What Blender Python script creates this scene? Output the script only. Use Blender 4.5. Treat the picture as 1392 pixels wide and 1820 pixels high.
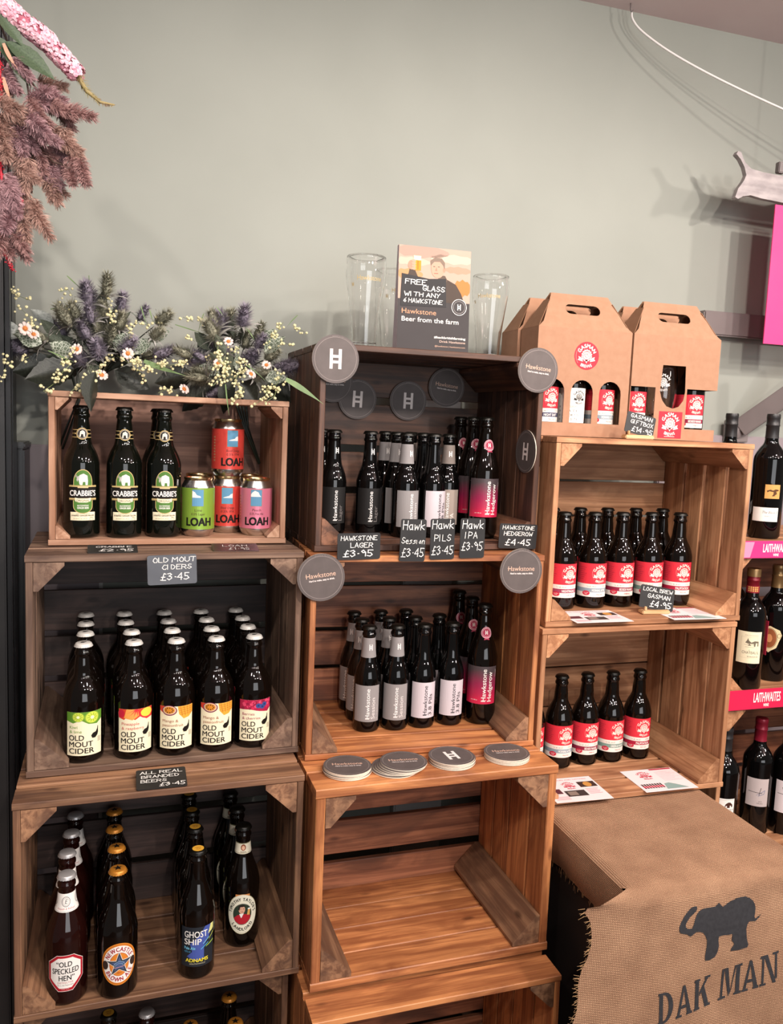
import bpy, bmesh, math, random
from mathutils import Vector, Matrix
from mathutils.geometry import tessellate_polygon

for o in list(bpy.data.objects):
    bpy.data.objects.remove(o, do_unlink=True)
SC = bpy.context.scene
COL = SC.collection
rnd = random.Random(7)
PI = math.pi


def hx(h, a=1.0):
    h = h.lstrip('#')
    v = [int(h[i:i + 2], 16) / 255 for i in (0, 2, 4)]
    return tuple([x / 12.92 if x <= .04045 else ((x + .055) / 1.055) ** 2.4 for x in v] + [a])


# ------------------------------------------------------------------ camera
cam_d = bpy.data.cameras.new('camera')
cam = bpy.data.objects.new('camera', cam_d)
COL.objects.link(cam)
SC.camera = cam
cam_d.sensor_fit = 'VERTICAL'
cam_d.sensor_height = 36.0
cam_d.lens = 1455.0 / 1820.0 * 36.0
cam_d.clip_start = .02
yaw, pitch, roll = [math.radians(a) for a in (17.33, 6.207, 2.336)]
fwd = Vector((math.sin(yaw) * math.cos(pitch), math.cos(yaw) * math.cos(pitch), -math.sin(pitch)))
rgt0 = Vector((math.cos(yaw), -math.sin(yaw), 0))
up0 = rgt0.cross(fwd)
rgt = rgt0 * math.cos(roll) + up0 * math.sin(roll)
upv = -rgt0 * math.sin(roll) + up0 * math.cos(roll)
m = Matrix((rgt, upv, -fwd)).transposed().to_4x4()
m.translation = Vector((0, 0, 1.475))
cam.matrix_world = m

# ------------------------------------------------------------------ light
SC.view_settings.view_transform = 'Standard'
SC.view_settings.look = 'None'
SC.view_settings.gamma = 1.0
SC.view_settings.use_curve_mapping = False
SC.view_settings.exposure = 0.68
W = bpy.data.worlds.new('room_light')
SC.world = W
W.use_nodes = True
bg = W.node_tree.nodes['Background']
bg.inputs[0].default_value = (1.0, .93, .88, 1)
bg.inputs[1].default_value = .10


def spot(x, y, z, tx, ty, tz, power, ang=95, blend=.7, size=.035, col=(1, .90, .82)):
    d = bpy.data.lights.new('ceiling_spot', 'SPOT')
    d.energy = power
    d.color = col
    d.spot_size = math.radians(ang)
    d.spot_blend = blend
    d.shadow_soft_size = size
    o = bpy.data.objects.new('ceiling_spot', d)
    COL.objects.link(o)
    o.location = (x, y, z)
    o.rotation_euler = (Vector((tx, ty, tz)) - Vector((x, y, z))).to_track_quat('-Z', 'Y').to_euler()
    return o


for (x, y, tx, ty, tz, pw) in [(1.75, .35, 1.1, 1.8, 1.0, 40), (.95, .15, .6, 1.8, .9, 44), (.10, -.15, .1, 1.7, .8, 34),
                               (1.35, -.75, .9, 1.7, .8, 44), (.45, -.95, .4, 1.7, .7, 44), (-.55, .10, -.1, 1.8, .9, 16)]:
    spot(x, y, 2.5, tx, ty, tz, pw, 100)
# soft fill light added behind the camera to reach into the crates
wl = bpy.data.lights.new('front_fill', 'AREA')
wl.shape = 'RECTANGLE'
wl.size, wl.size_y = 2.6, 1.7
wl.energy = 42
wl.color = (.95, .97, 1.0)
wlo = bpy.data.objects.new('front_fill', wl)
COL.objects.link(wlo)
wlo.location = (.9, -3.4, 1.45)
wlo.rotation_euler = (PI / 2, 0, 0)
pl = bpy.data.lights.new('ceiling_fill', 'POINT')  # unseen point light added to brighten the ceiling
pl.energy = 26
pl.color = (1, .89, .82)
pl.shadow_soft_size = .06
plo = bpy.data.objects.new('ceiling_fill', pl)
COL.objects.link(plo)
plo.location = (2.3, -.45, 2.18)
spot(3.3, .05, 2.45, 1.35, 1.95, 1.7, 60, 70, .8, .06)


# ------------------------------------------------------------------ materials
def newmat(name):
    mt = bpy.data.materials.new(name)
    mt.use_nodes = True
    nt = mt.node_tree
    b = nt.nodes['Principled BSDF']
    return mt, nt, b


MATS = {}


def pm(name, col, rough=.5, metal=0.0, spec=.5, **kw):
    if name in MATS:
        return MATS[name]
    mt, nt, b = newmat(name)
    c = hx(col) if isinstance(col, str) else col
    b.inputs['Base Color'].default_value = c
    b.inputs['Roughness'].default_value = rough
    b.inputs['Metallic'].default_value = metal
    b.inputs['Specular IOR Level'].default_value = spec
    for k, v in kw.items():
        b.inputs[k.replace('_', ' ')].default_value = v
    # a touch of unevenness so that no surface is dead flat
    n = nt.nodes.new('ShaderNodeTexNoise')
    n.inputs['Scale'].default_value = 35
    n.inputs['Detail'].default_value = 3
    tc = nt.nodes.new('ShaderNodeTexCoord')
    nt.links.new(tc.outputs['Object'], n.inputs['Vector'])
    mr = nt.nodes.new('ShaderNodeMapRange')
    mr.inputs[3].default_value = max(.02, rough - .05)
    mr.inputs[4].default_value = rough + .05
    nt.links.new(n.outputs['Fac'], mr.inputs[0])
    nt.links.new(mr.outputs[0], b.inputs['Roughness'])
    MATS[name] = mt
    return mt


def ink(col):
    """printed colour on paper or glass"""
    return pm('ink_' + col.lstrip('#'), col, .55, 0.0, .25)


def wood(name, light, dark, stain, rough=.6, var=.35, bump=.25):
    mt, nt, b = newmat(name)
    N, L = nt.nodes, nt.links
    tc = N.new('ShaderNodeTexCoord')
    oi = N.new('ShaderNodeObjectInfo')
    off = N.new('ShaderNodeVectorMath'); off.operation = 'SCALE'
    off.inputs[0].default_value = (13.1, 7.7, 5.3)
    L.new(oi.outputs['Random'], off.inputs['Scale'])
    ad = N.new('ShaderNodeVectorMath'); ad.operation = 'ADD'
    L.new(tc.outputs['Object'], ad.inputs[0]); L.new(off.outputs[0], ad.inputs[1])
    mp = N.new('ShaderNodeMapping'); mp.inputs['Scale'].default_value = (2.0, 60, 60)
    L.new(ad.outputs[0], mp.inputs['Vector'])
    n1 = N.new('ShaderNodeTexNoise'); n1.inputs['Scale'].default_value = 1.0
    n1.inputs['Detail'].default_value = 6; n1.inputs['Roughness'].default_value = .65
    n1.inputs['Distortion'].default_value = .6
    L.new(mp.outputs[0], n1.inputs['Vector'])
    mp2 = N.new('ShaderNodeMapping'); mp2.inputs['Scale'].default_value = (5, 16, 16)
    L.new(ad.outputs[0], mp2.inputs['Vector'])
    n2 = N.new('ShaderNodeTexNoise'); n2.inputs['Scale'].default_value = 1.0
    n2.inputs['Detail'].default_value = 4; n2.inputs['Distortion'].default_value = 1.2
    L.new(mp2.outputs[0], n2.inputs['Vector'])
    r1 = N.new('ShaderNodeValToRGB')
    r1.color_ramp.elements[0].position = .40; r1.color_ramp.elements[0].color = hx(dark)
    r1.color_ramp.elements[1].position = .58; r1.color_ramp.elements[1].color = hx(light)
    L.new(n1.outputs['Fac'], r1.inputs['Fac'])
    r2 = N.new('ShaderNodeValToRGB')
    r2.color_ramp.elements[0].position = .42; r2.color_ramp.elements[0].color = (1, 1, 1, 1)
    r2.color_ramp.elements[1].position = .72; r2.color_ramp.elements[1].color = (0, 0, 0, 1)
    L.new(n2.outputs['Fac'], r2.inputs['Fac'])
    mx = N.new('ShaderNodeMix'); mx.data_type = 'RGBA'
    L.new(r2.outputs['Color'], mx.inputs['Factor'])
    mx.inputs['A'].default_value = hx(stain)
    L.new(r1.outputs['Color'], mx.inputs['B'])
    # sparse knots
    mp3 = N.new('ShaderNodeMapping'); mp3.inputs['Scale'].default_value = (7, 16, 16)
    L.new(ad.outputs[0], mp3.inputs['Vector'])
    vo = N.new('ShaderNodeTexVoronoi'); vo.inputs['Scale'].default_value = 1.0
    L.new(mp3.outputs[0], vo.inputs['Vector'])
    r3 = N.new('ShaderNodeValToRGB')
    r3.color_ramp.elements[0].position = .05; r3.color_ramp.elements[0].color = (.25, .2, .18, 1)
    r3.color_ramp.elements[1].position = .13; r3.color_ramp.elements[1].color = (1, 1, 1, 1)
    L.new(vo.outputs['Distance'], r3.inputs['Fac'])
    mk = N.new('ShaderNodeMix'); mk.data_type = 'RGBA'; mk.blend_type = 'MULTIPLY'
    mk.inputs['Factor'].default_value = .75
    L.new(mx.outputs['Result'], mk.inputs['A']); L.new(r3.outputs['Color'], mk.inputs['B'])
    hs = N.new('ShaderNodeHueSaturation')
    mr = N.new('ShaderNodeMapRange')
    mr.inputs[3].default_value = 1 - var; mr.inputs[4].default_value = 1 + var * .7
    L.new(oi.outputs['Random'], mr.inputs[0]); L.new(mr.outputs[0], hs.inputs['Value'])
    L.new(mk.outputs['Result'], hs.inputs['Color'])
    L.new(hs.outputs['Color'], b.inputs['Base Color'])
    b.inputs['Roughness'].default_value = rough
    bp = N.new('ShaderNodeBump'); bp.inputs['Strength'].default_value = bump
    bp.inputs['Distance'].default_value = .002
    L.new(n1.outputs['Fac'], bp.inputs['Height']); L.new(bp.outputs[0], b.inputs['Normal'])
    MATS[name] = mt
    return mt


def noisy(name, c1, c2, scale=8, rough=.7, bump=.1, detail=4, dist=.003, stretch=(1, 1, 1)):
    mt, nt, b = newmat(name)
    N, L = nt.nodes, nt.links
    tc = N.new('ShaderNodeTexCoord')
    mp = N.new('ShaderNodeMapping'); mp.inputs['Scale'].default_value = stretch
    L.new(tc.outputs['Object'], mp.inputs['Vector'])
    n = N.new('ShaderNodeTexNoise'); n.inputs['Scale'].default_value = scale
    n.inputs['Detail'].default_value = detail
    L.new(mp.outputs[0], n.inputs['Vector'])
    r = N.new('ShaderNodeValToRGB')
    r.color_ramp.elements[0].position = .35; r.color_ramp.elements[0].color = hx(c1)
    r.color_ramp.elements[1].position = .65; r.color_ramp.elements[1].color = hx(c2)
    L.new(n.outputs['Fac'], r.inputs['Fac']); L.new(r.outputs['Color'], b.inputs['Base Color'])
    b.inputs['Roughness'].default_value = rough
    bp = N.new('ShaderNodeBump'); bp.inputs['Strength'].default_value = bump; bp.inputs['Distance'].default_value = dist
    L.new(n.outputs['Fac'], bp.inputs['Height']); L.new(bp.outputs[0], b.inputs['Normal'])
    MATS[name] = mt
    return mt


def glassmat(name, col, ior=1.5, rough=.0):
    mt, nt, b = newmat(name)
    b.inputs['Base Color'].default_value = col
    b.inputs['Transmission Weight'].default_value = 1.0
    b.inputs['IOR'].default_value = ior
    b.inputs['Roughness'].default_value = rough
    MATS[name] = mt
    return mt


def darkglass(name, col, rough=.04):
    """full bottle of dark glass: light dies inside, the skin is glossy"""
    mt, nt, b = newmat(name)
    N, L = nt.nodes, nt.links
    lw = N.new('ShaderNodeTexNoise'); lw.inputs['Scale'].default_value = 14
    tc = N.new('ShaderNodeTexCoord'); L.new(tc.outputs['Object'], lw.inputs['Vector'])
    r = N.new('ShaderNodeValToRGB')
    c = hx(col)
    r.color_ramp.elements[0].color = tuple([x * .7 for x in c[:3]] + [1]); r.color_ramp.elements[1].color = tuple([x * 1.3 for x in c[:3]] + [1])
    L.new(lw.outputs['Fac'], r.inputs['Fac']); L.new(r.outputs['Color'], b.inputs['Base Color'])
    b.inputs['Roughness'].default_value = rough
    b.inputs['IOR'].default_value = 1.46
    bp = N.new('ShaderNodeBump'); bp.inputs['Strength'].default_value = .04; bp.inputs['Distance'].default_value = .004
    L.new(lw.outputs['Fac'], bp.inputs['Height']); L.new(bp.outputs[0], b.inputs['Normal'])
    MATS[name] = mt
    return mt


# ------------------------------------------------------------------ objects
def obj(name, me, parent=None, loc=(0, 0, 0), rot=(0, 0, 0), mat=None):
    o = bpy.data.objects.new(name, me)
    COL.objects.link(o)
    if parent:
        o.parent = parent
    o.location = loc
    o.rotation_euler = rot
    if mat is not None and me is not None and len(me.materials) == 0:
        me.materials.append(mat)
    return o


def tag(o, label, cat, group=None):
    o['label'] = label
    o['category'] = cat
    if group:
        o['group'] = group
    return o


def thing(name, label, cat, loc=(0, 0, 0), rotz=0.0, group=None, rot=None):
    o = obj(name, None, None, loc, rot if rot else (0, 0, rotz))
    o.empty_display_size = .02
    return tag(o, label, cat, group)


def struct(o):
    o['kind'] = 'structure'
    return o


def mesh(name, verts, faces, mats=(), mi=None, smooth=False):
    me = bpy.data.meshes.new(name)
    me.from_pydata([tuple(v) for v in verts], [], faces)
    for mt in mats:
        me.materials.append(mt)
    if mi:
        me.polygons.foreach_set('material_index', mi)
    if smooth:
        me.polygons.foreach_set('use_smooth', [True] * len(me.polygons))
    me.update()
    return me


def from_bm(bm, name, mats=(), smooth=False):
    me = bpy.data.meshes.new(name)
    bm.to_mesh(me)
    bm.free()
    for mt in mats:
        me.materials.append(mt)
    if smooth:
        me.polygons.foreach_set('use_smooth', [True] * len(me.polygons))
    return me


def box_mesh(name, x0, y0, z0, x1, y1, z1, mat=None, bev=0.0):
    bm = bmesh.new()
    bmesh.ops.create_cube(bm, size=1)
    for v in bm.verts:
        v.co = Vector((x0 + (v.co.x + .5) * (x1 - x0), y0 + (v.co.y + .5) * (y1 - y0), z0 + (v.co.z + .5) * (z1 - z0)))
    if bev:
        bmesh.ops.bevel(bm, geom=bm.edges[:], offset=bev, segments=2, affect='EDGES')
    return from_bm(bm, name, [mat] if mat else [])


def lathe(name, prof, seg=32, mat=None, smooth=True, mod=None):
    verts, faces, rings = [], [], []
    for (r, z) in prof:
        if r < 1e-6:
            rings.append([len(verts)]); verts.append((0, 0, z))
        else:
            ring = []
            for k in range(seg):
                a = 2 * PI * k / seg
                rr = mod(r, z, a) if mod else r
                ring.append(len(verts)); verts.append((rr * math.sin(a), -rr * math.cos(a), z))
            rings.append(ring)
    for A, B in zip(rings[:-1], rings[1:]):
        for k in range(seg):
            k2 = (k + 1) % seg
            if len(A) == 1 and len(B) == 1:
                continue
            if len(A) == 1:
                faces.append((A[0], B[k2], B[k]))
            elif len(B) == 1:
                faces.append((A[k], A[k2], B[0]))
            else:
                faces.append((A[k], A[k2], B[k2], B[k]))
    me = mesh(name, verts, faces, [mat] if mat else [], None, smooth)
    if smooth:
        try:
            me.set_sharp_from_angle(angle=math.radians(50))
        except Exception:
            pass
    return me


def tube(name, pts, rad, seg=6, mat=None, r1=None):
    """round tube along a list of points; rad may taper to r1"""
    verts, faces = [], []
    n = len(pts)
    pts = [Vector(p) for p in pts]
    for i, p in enumerate(pts):
        d = (pts[min(i + 1, n - 1)] - pts[max(i - 1, 0)]).normalized()
        a = d.orthogonal().normalized() if abs(d.z) > .95 else d.cross(Vector((0, 0, 1))).normalized()
        b = d.cross(a)
        r = rad if r1 is None else rad + (r1 - rad) * i / (n - 1)
        for k in range(seg):
            t = 2 * PI * k / seg
            verts.append(p + a * (r * math.cos(t)) + b * (r * math.sin(t)))
    for i in range(n - 1):
        for k in range(seg):
            k2 = (k + 1) % seg
            faces.append((i * seg + k, i * seg + k2, (i + 1) * seg + k2, (i + 1) * seg + k))
    faces.append(tuple(range(seg))[::-1])
    faces.append(tuple((n - 1) * seg + k for k in range(seg)))
    return mesh(name, verts, faces, [mat] if mat else [], None, True)


def bez(p0, p1, p2, n=10):
    p0, p1, p2 = Vector(p0), Vector(p1), Vector(p2)
    return [p0 * (1 - t) ** 2 + p1 * (2 * t * (1 - t)) + p2 * t * t for t in [i / (n - 1) for i in range(n)]]


# ------------------------------------------------------------------ flat print
_TXT = {}


def text_geom(s, bold=0.0):
    key = (s, bold)
    if key not in _TXT:
        cu = bpy.data.curves.new('t', 'FONT')
        cu.body = s
        cu.size = 1
        cu.resolution_u = 3
        cu.fill_mode = 'FRONT'
        ob = bpy.data.objects.new('t', cu)
        me = bpy.data.meshes.new_from_object(ob)
        vs = [(v.co.x, v.co.y) for v in me.vertices]
        fs = [tuple(p.vertices) for p in me.polygons]
        bpy.data.objects.remove(ob)
        bpy.data.curves.remove(cu)
        bpy.data.meshes.remove(me)
        x0 = min(v[0] for v in vs) if vs else 0
        x1 = max(v[0] for v in vs) if vs else 1
        n = len(vs)
        if bold > 0:                       # heavier print: a second pull, slightly off
            vs, fs = [(a + sx * bold, b + sy * bold * .5, q * .24) for q, (sx, sy) in enumerate(((-1, -1), (1, 1), (1, -1), (-1, 1))) for a, b in vs], [tuple(i + k * n for i in f) for k in range(4) for f in fs]
        _TXT[key] = ([(v[0] - x0,) + tuple(v[1:]) for v in vs], fs, x1 - x0)
    return _TXT[key]


STROKES = {
    'A': '00 39 60,13 53', 'B': '00 09 48 57 45 05,45 64 61 50 00', 'C': '68 39 16 03 20 50 62', 'D': '00 09 38 65 52 30 00',
    'E': '69 09 00 60,05 45', 'F': '69 09 00,05 45', 'G': '67 49 18 04 11 40 62 64 34', 'H': '09 00,69 60,05 65', 'I': '09 00',
    'J': '59 52 30 01', 'K': '09 00,69 04 60', 'L': '09 00 50', 'M': '00 19 44 79 80', 'N': '00 09 60 69', 'O': '39 16 03 20 50 63 66 39',
    'P': '00 09 58 66 44 04', 'Q': '39 16 03 20 50 63 66 39,42 70', 'R': '00 09 58 66 44 04,34 60', 'S': '68 39 17 25 54 62 30 02',
    'T': '09 79,49 30', 'U': '09 02 20 40 62 69', 'V': '09 30 69', 'W': '09 20 45 60 89', 'X': '09 60,69 00', 'Y': '09 35 69,35 20',
    'Z': '09 69 00 60', '0': '39 16 03 20 50 63 66 39', '1': '17 39 30', '2': '07 39 66 00 60', '3': '08 39 57 25 54 52 20 02',
    '4': '50 59 03 63', '5': '69 19 15 45 62 30 01', '6': '59 15 02 30 52 44 13', '7': '09 69 20', '8': '35 17 39 57 35 12 30 52 35',
    '9': '60 66 39 17 35 66', '.': '24 34', '-': '14 44', '&': '60 17 39 47 03 20 63', '£': '68 49 37 21,00 20 60,14 54', "'": '39 27',
    'a': '55 25 03 20 40 55 50 60', 'w': '05 10 34 50 75', 'k': '09 00,55 03 50', 'e': '03 53 45 15 03 20 50', 's': '55 25 14 43 41 00',
    'i': '05 00', 'o': '25 02 20 42 25', 'n': '00 05,03 25 44 40', ' ': ''}


def stroke_geom(s, wt, jit=.25, seed=0):
    rr = random.Random(seed + len(s))
    vs, fs = [], []
    x = 0.0
    for ch in s:
        g = STROKES.get(ch, '')
        wmax = 3
        for st in g.split(','):
            if not st.strip():
                continue
            P = []
            for t in st.split():
                px, py = int(t[0]), int(t[1])
                wmax = max(wmax, px)
                P.append(((px + rr.uniform(-jit, jit)) / 9.0, (py + rr.uniform(-jit, jit)) / 9.0))
            for a, b in zip(P[:-1], P[1:]):
                dx, dy = b[0] - a[0], b[1] - a[1]
                l = math.hypot(dx, dy) or 1e-6
                ex, ey = dx / l * wt * .5, dy / l * wt * .5
                nx, ny = -ey, ex
                i = len(vs)
                dz = (len(fs) % 5) * .19
                vs += [(x + a[0] - ex + nx, a[1] - ey + ny, dz), (x + a[0] - ex - nx, a[1] - ey - ny, dz), (x + b[0] + ex - nx, b[1] + ey - ny, dz), (x + b[0] + ex + nx, b[1] + ey + ny, dz)]
                fs.append((i, i + 1, i + 2, i + 3))
        x += wmax / 9.0 + .22 if ch != ' ' else .4
    return vs, fs, x - .22


class Print:
    """2-D artwork in metres, later laid on a flat or round face"""

    def __init__(s):
        s.items = []

    def add(s, vs, fs, mat, layer):
        s.items.append((vs, fs, mat, layer))

    def poly(s, pts, mat, layer=0):
        t = tessellate_polygon([[Vector((p[0], p[1], 0)) for p in pts]])
        s.add(list(pts), [tuple(f) for f in t], mat, layer)

    def rect(s, x0, y0, x1, y1, mat, layer=0):
        s.add([(x0, y0), (x1, y0), (x1, y1), (x0, y1)], [(0, 1, 2, 3)], mat, layer)

    def ell(s, cx, cy, rx, ry, mat, layer=0, n=28, a0=0.0, a1=2 * PI):
        full = abs(a1 - a0) > 6.2
        pts = [(cx + rx * math.cos(a0 + (a1 - a0) * k / (n if full else n - 1)), cy + ry * math.sin(a0 + (a1 - a0) * k / (n if full else n - 1))) for k in range(n)]
        s.poly(pts, mat, layer)

    def ring(s, cx, cy, rx, ry, w, mat, layer=0, n=32, a0=0.0, a1=2 * PI):
        vs, fs = [], []
        for k in range(n + 1):
            a = a0 + (a1 - a0) * k / n
            vs += [(cx + rx * math.cos(a), cy + ry * math.sin(a)), (cx + (rx - w) * math.cos(a), cy + (ry - w) * math.sin(a))]
            if k:
                i = 2 * k
                fs.append((i - 2, i - 1, i + 1, i))
        s.add(vs, fs, mat, layer)

    def line(s, pts, w, mat, layer=0):
        vs, fs = [], []
        for a, b in zip(pts[:-1], pts[1:]):
            dx, dy = b[0] - a[0], b[1] - a[1]
            l = math.hypot(dx, dy) or 1e-9
            nx, ny = -dy / l * w / 2, dx / l * w / 2
            i = len(vs)
            dz = (len(fs) % 4) * .2
            vs += [(a[0] + nx, a[1] + ny, dz), (a[0] - nx, a[1] - ny, dz), (b[0] - nx, b[1] - ny, dz), (b[0] + nx, b[1] + ny, dz)]
            fs.append((i, i + 1, i + 2, i + 3))
        s.add(vs, fs, mat, layer)

    def _put(s, g, x, y, h, mat, layer, w, rot, align, cap=.70, slant=0):
        vs, fs, tw = g
        sy = h / cap
        sx = sy if w is None else w / tw
        ox = {'c': -tw * sx / 2, 'l': 0, 'r': -tw * sx}[align]
        c, sn = math.cos(rot), math.sin(rot)
        out = []
        for v in vs:
            a, b = v[0], v[1]
            px, py = a * sx + ox + slant * b * sy, b * sy
            out.append((x + px * c - py * sn, y + px * sn + py * c, v[2] if len(v) > 2 else 0))
        s.add(out, fs, mat, layer)

    def text(s, t, x, y, h, mat, layer=1, w=None, rot=0.0, align='c', bold=0.0, slant=0):
        s._put(text_geom(t, bold), x, y, h, mat, layer, w, rot, align, .70, slant)

    def hand(s, t, x, y, h, mat, layer=1, w=None, rot=0.0, align='c', wt=.13, seed=0):
        s._put(stroke_geom(t, wt, .3, seed), x, y, h, mat, layer, w, rot, align, 1.0, .05)

    def arc(s, t, cx, cy, R, h, mat, layer=1, mid=PI / 2, span=None, bold=0.0, inner=False, ry=None, wf=None):
        """letters around a circle; inner=True reads along the bottom"""
        ws = [text_geom(ch, bold)[2] if ch != ' ' else .3 for ch in t]
        gap = .12
        tot = sum(ws) + gap * (len(t) - 1)
        sc = h / .70
        if span is None:
            span = tot * sc / R
        acc = 0
        for ch, w in zip(t, ws):
            f = (acc + w / 2) / tot - .5
            acc += w + gap
            if ch == ' ':
                continue
            if inner:
                a = mid + f * span; rot = a + PI / 2
            else:
                a = mid - f * span; rot = a - PI / 2
            r = R
            yy = R if ry is None else ry
            s._put(text_geom(ch, bold), cx + r * math.cos(a), cy + yy * math.sin(a), h, mat, layer, w * (wf or sc), rot, 'c')

    def star(s, cx, cy, R, r, n, mat, layer=1, a0=PI / 2):
        s.poly([(cx + (R if k % 2 == 0 else r) * math.cos(a0 + PI * k / n), cy + (R if k % 2 == 0 else r) * math.sin(a0 + PI * k / n)) for k in range(2 * n)], mat, layer)

    def build(s, name, fn, step=None, base=.0003, dl=.00013, vstep=None):
        mats, verts, faces, mi = [], [], [], []
        bm = bmesh.new()
        for vs, fs, mat, layer in s.items:
            if mat not in mats:
                mats.append(mat)
            k = mats.index(mat)
            bv = [bm.verts.new((v[0], v[1], base + (layer + (v[2] if len(v) > 2 else 0)) * dl)) for v in vs]
            for f in fs:
                try:
                    fa = bm.faces.new([bv[i] for i in f])
                    fa.material_index = k
                except ValueError:
                    pass
        bmesh.ops.recalc_face_normals(bm, faces=bm.faces[:])
        for f in bm.faces:
            f.normal_update()
            if f.normal.z < 0:
                f.normal_flip()
        for ax, stp in ((0, step), (1, vstep)):
            if stp:
                lo = min(v.co[ax] for v in bm.verts); hi = max(v.co[ax] for v in bm.verts)
                k = math.ceil(lo / stp) * stp
                while k < hi:
                    co = [0, 0, 0]; co[ax] = k
                    no = [0, 0, 0]; no[ax] = 1
                    bmesh.ops.bisect_plane(bm, geom=bm.verts[:] + bm.edges[:] + bm.faces[:], dist=1e-7, plane_co=co, plane_no=no)
                    k += stp
        for v in bm.verts:
            v.co = Vector(fn(v.co.x, v.co.y, v.co.z))
        return from_bm(bm, name, mats)


def cyl(R, z0=0.0, ang=0.0, slope=None):
    """map artwork onto a bottle; R may be a number or a function of height"""
    Rf = R if callable(R) else (lambda z: R)

    def fn(u, v, o):
        z = z0 + v
        r = Rf(z) + o
        a = u / Rf(z0) + ang
        return (r * math.sin(a), -r * math.cos(a), z)
    return fn


def flat_xz(u, v, o):
    return (u, -o, v)


def flat_xy(u, v, o):
    return (u, v, o)


def sheet(name, outer, holes, th, mat, back=None):
    """flat board with cut-outs: outline in x/z, thickness along +y"""
    cu = bpy.data.curves.new('s', 'CURVE')
    cu.dimensions = '2D'
    cu.fill_mode = 'BOTH'
    cu.extrude = th / 2
    for loop in [outer] + list(holes):
        sp = cu.splines.new('POLY')
        sp.points.add(len(loop) - 1)
        for p, q in zip(sp.points, loop):
            p.co = (q[0], q[1], 0, 1)
        sp.use_cyclic_u = True
    ob = bpy.data.objects.new('s', cu)
    me = bpy.data.meshes.new_from_object(ob)
    bpy.data.objects.remove(ob)
    bpy.data.curves.remove(cu)
    for v in me.vertices:
        x, y, z = v.co
        v.co = (x, th / 2 - z, y)
    me.name = name
    me.materials.clear()
    me.materials.append(mat)
    me.polygons.foreach_set('use_smooth', [False] * len(me.polygons))
    return me


def capsule(x0, y0, x1, y1, n=8, top=True, bot=True):
    """rounded window outline"""
    r = (x1 - x0) / 2
    pts = []
    if bot:
        pts += [(x0 + r - r * math.cos(PI * k / n), y0 + r - r * math.sin(PI * k / n)) for k in range(n + 1)]
    else:
        pts += [(x0, y0), (x1, y0)]
    if top:
        pts += [(x1 - r + r * math.cos(PI * k / n), y1 - r + r * math.sin(PI * k / n)) for k in range(n + 1)]
    else:
        pts += [(x1, y1), (x0, y1)]
    return pts

# ================================================================== setting
M_wall = noisy('sage_paint', '#8f928a', '#94978f', 3, .62, .04)
M_ceil = noisy('ceiling_paint', '#e6cfd0', '#ead6d6', 4, .6, .06)
M_floor = wood('floor_wood', '#6b4a35', '#4c3325', '#3a2820', .5)
M_lilac = noisy('lilac_grey_paint', '#8b8084', '#92868a', 6, .5, .05)
M_white = noisy('grey_white_gloss', '#c9c6c4', '#d2cfcc', 6, .35, .03)
M_black = noisy('black_powder_coat', '#131214', '#1b1a1c', 9, .3, .05)
M_dkgrey = noisy('dark_grey_gloss', '#2c2b2c', '#383737', 5, .28, .03)
M_railgrey = noisy('grey_rail_paint', '#6f6665', '#7b7170', 7, .45, .05)

YW = 2.0
struct(obj('wall_back', box_mesh('wall_back', -1.4, YW, 0, 4.2, YW + .12, 2.57, M_wall)))
struct(obj('ceiling', box_mesh('ceiling', -1.4, -1.2, 2.57, 4.2, YW + .12, 2.67, M_ceil)))
struct(obj('floor', box_mesh('floor', -1.4, -1.2, -.06, 4.2, YW + .12, 0, M_floor)))
struct(obj('trim_1', box_mesh('trim_1', -1.4, YW - .012, 0, -.085, YW, 1.395, M_lilac, .003)))
struct(obj('trim_2', box_mesh('trim_2', -.085, YW - .016, 0, -.077, YW, 1.4, M_white, .002)))
# panelled frame on the wall behind the stacks
struct(obj('trim_3', box_mesh('trim_3', .655, YW - .03, 0, .79, YW, 1.60, M_white, .004)))
struct(obj('trim_4', box_mesh('trim_4', 1.50, YW - .035, 1.755, 2.6, YW, 1.822, M_railgrey, .004)))
struct(obj('trim_5', box_mesh('trim_5', 1.40, YW - .02, .2, 2.6, YW, 1.478, M_lilac, .004)))

# black joinery beside the stack of crates
cab = thing('cabinet', 'tall black cabinet door with glossy face, taller than the crates beside it', 'cabinet', (-.72, 1.80, 0))
obj('carcass', box_mesh('carcass', 0, .012, 0, .478, .07, 2.3, M_black, .004), cab)
obj('door', box_mesh('door', .004, -.012, .06, .466, .010, 2.28, M_dkgrey, .003), cab)
obj('door_edge', box_mesh('door_edge', .468, -.010, .06, .477, .011, 2.28, M_black, .002), cab)
unit = thing('low_unit', 'low black unit against the wall between the cabinet door and the crates', 'cabinet', (-.72, 1.885, 0))
obj('body', box_mesh('body', 0, 0, 0, .490, .095, 1.39, M_black, .004), unit)
obj('top_board', box_mesh('top_board', 0, -.005, 1.3905, .492, .098, 1.403, M_dkgrey, .003), unit)

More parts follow.
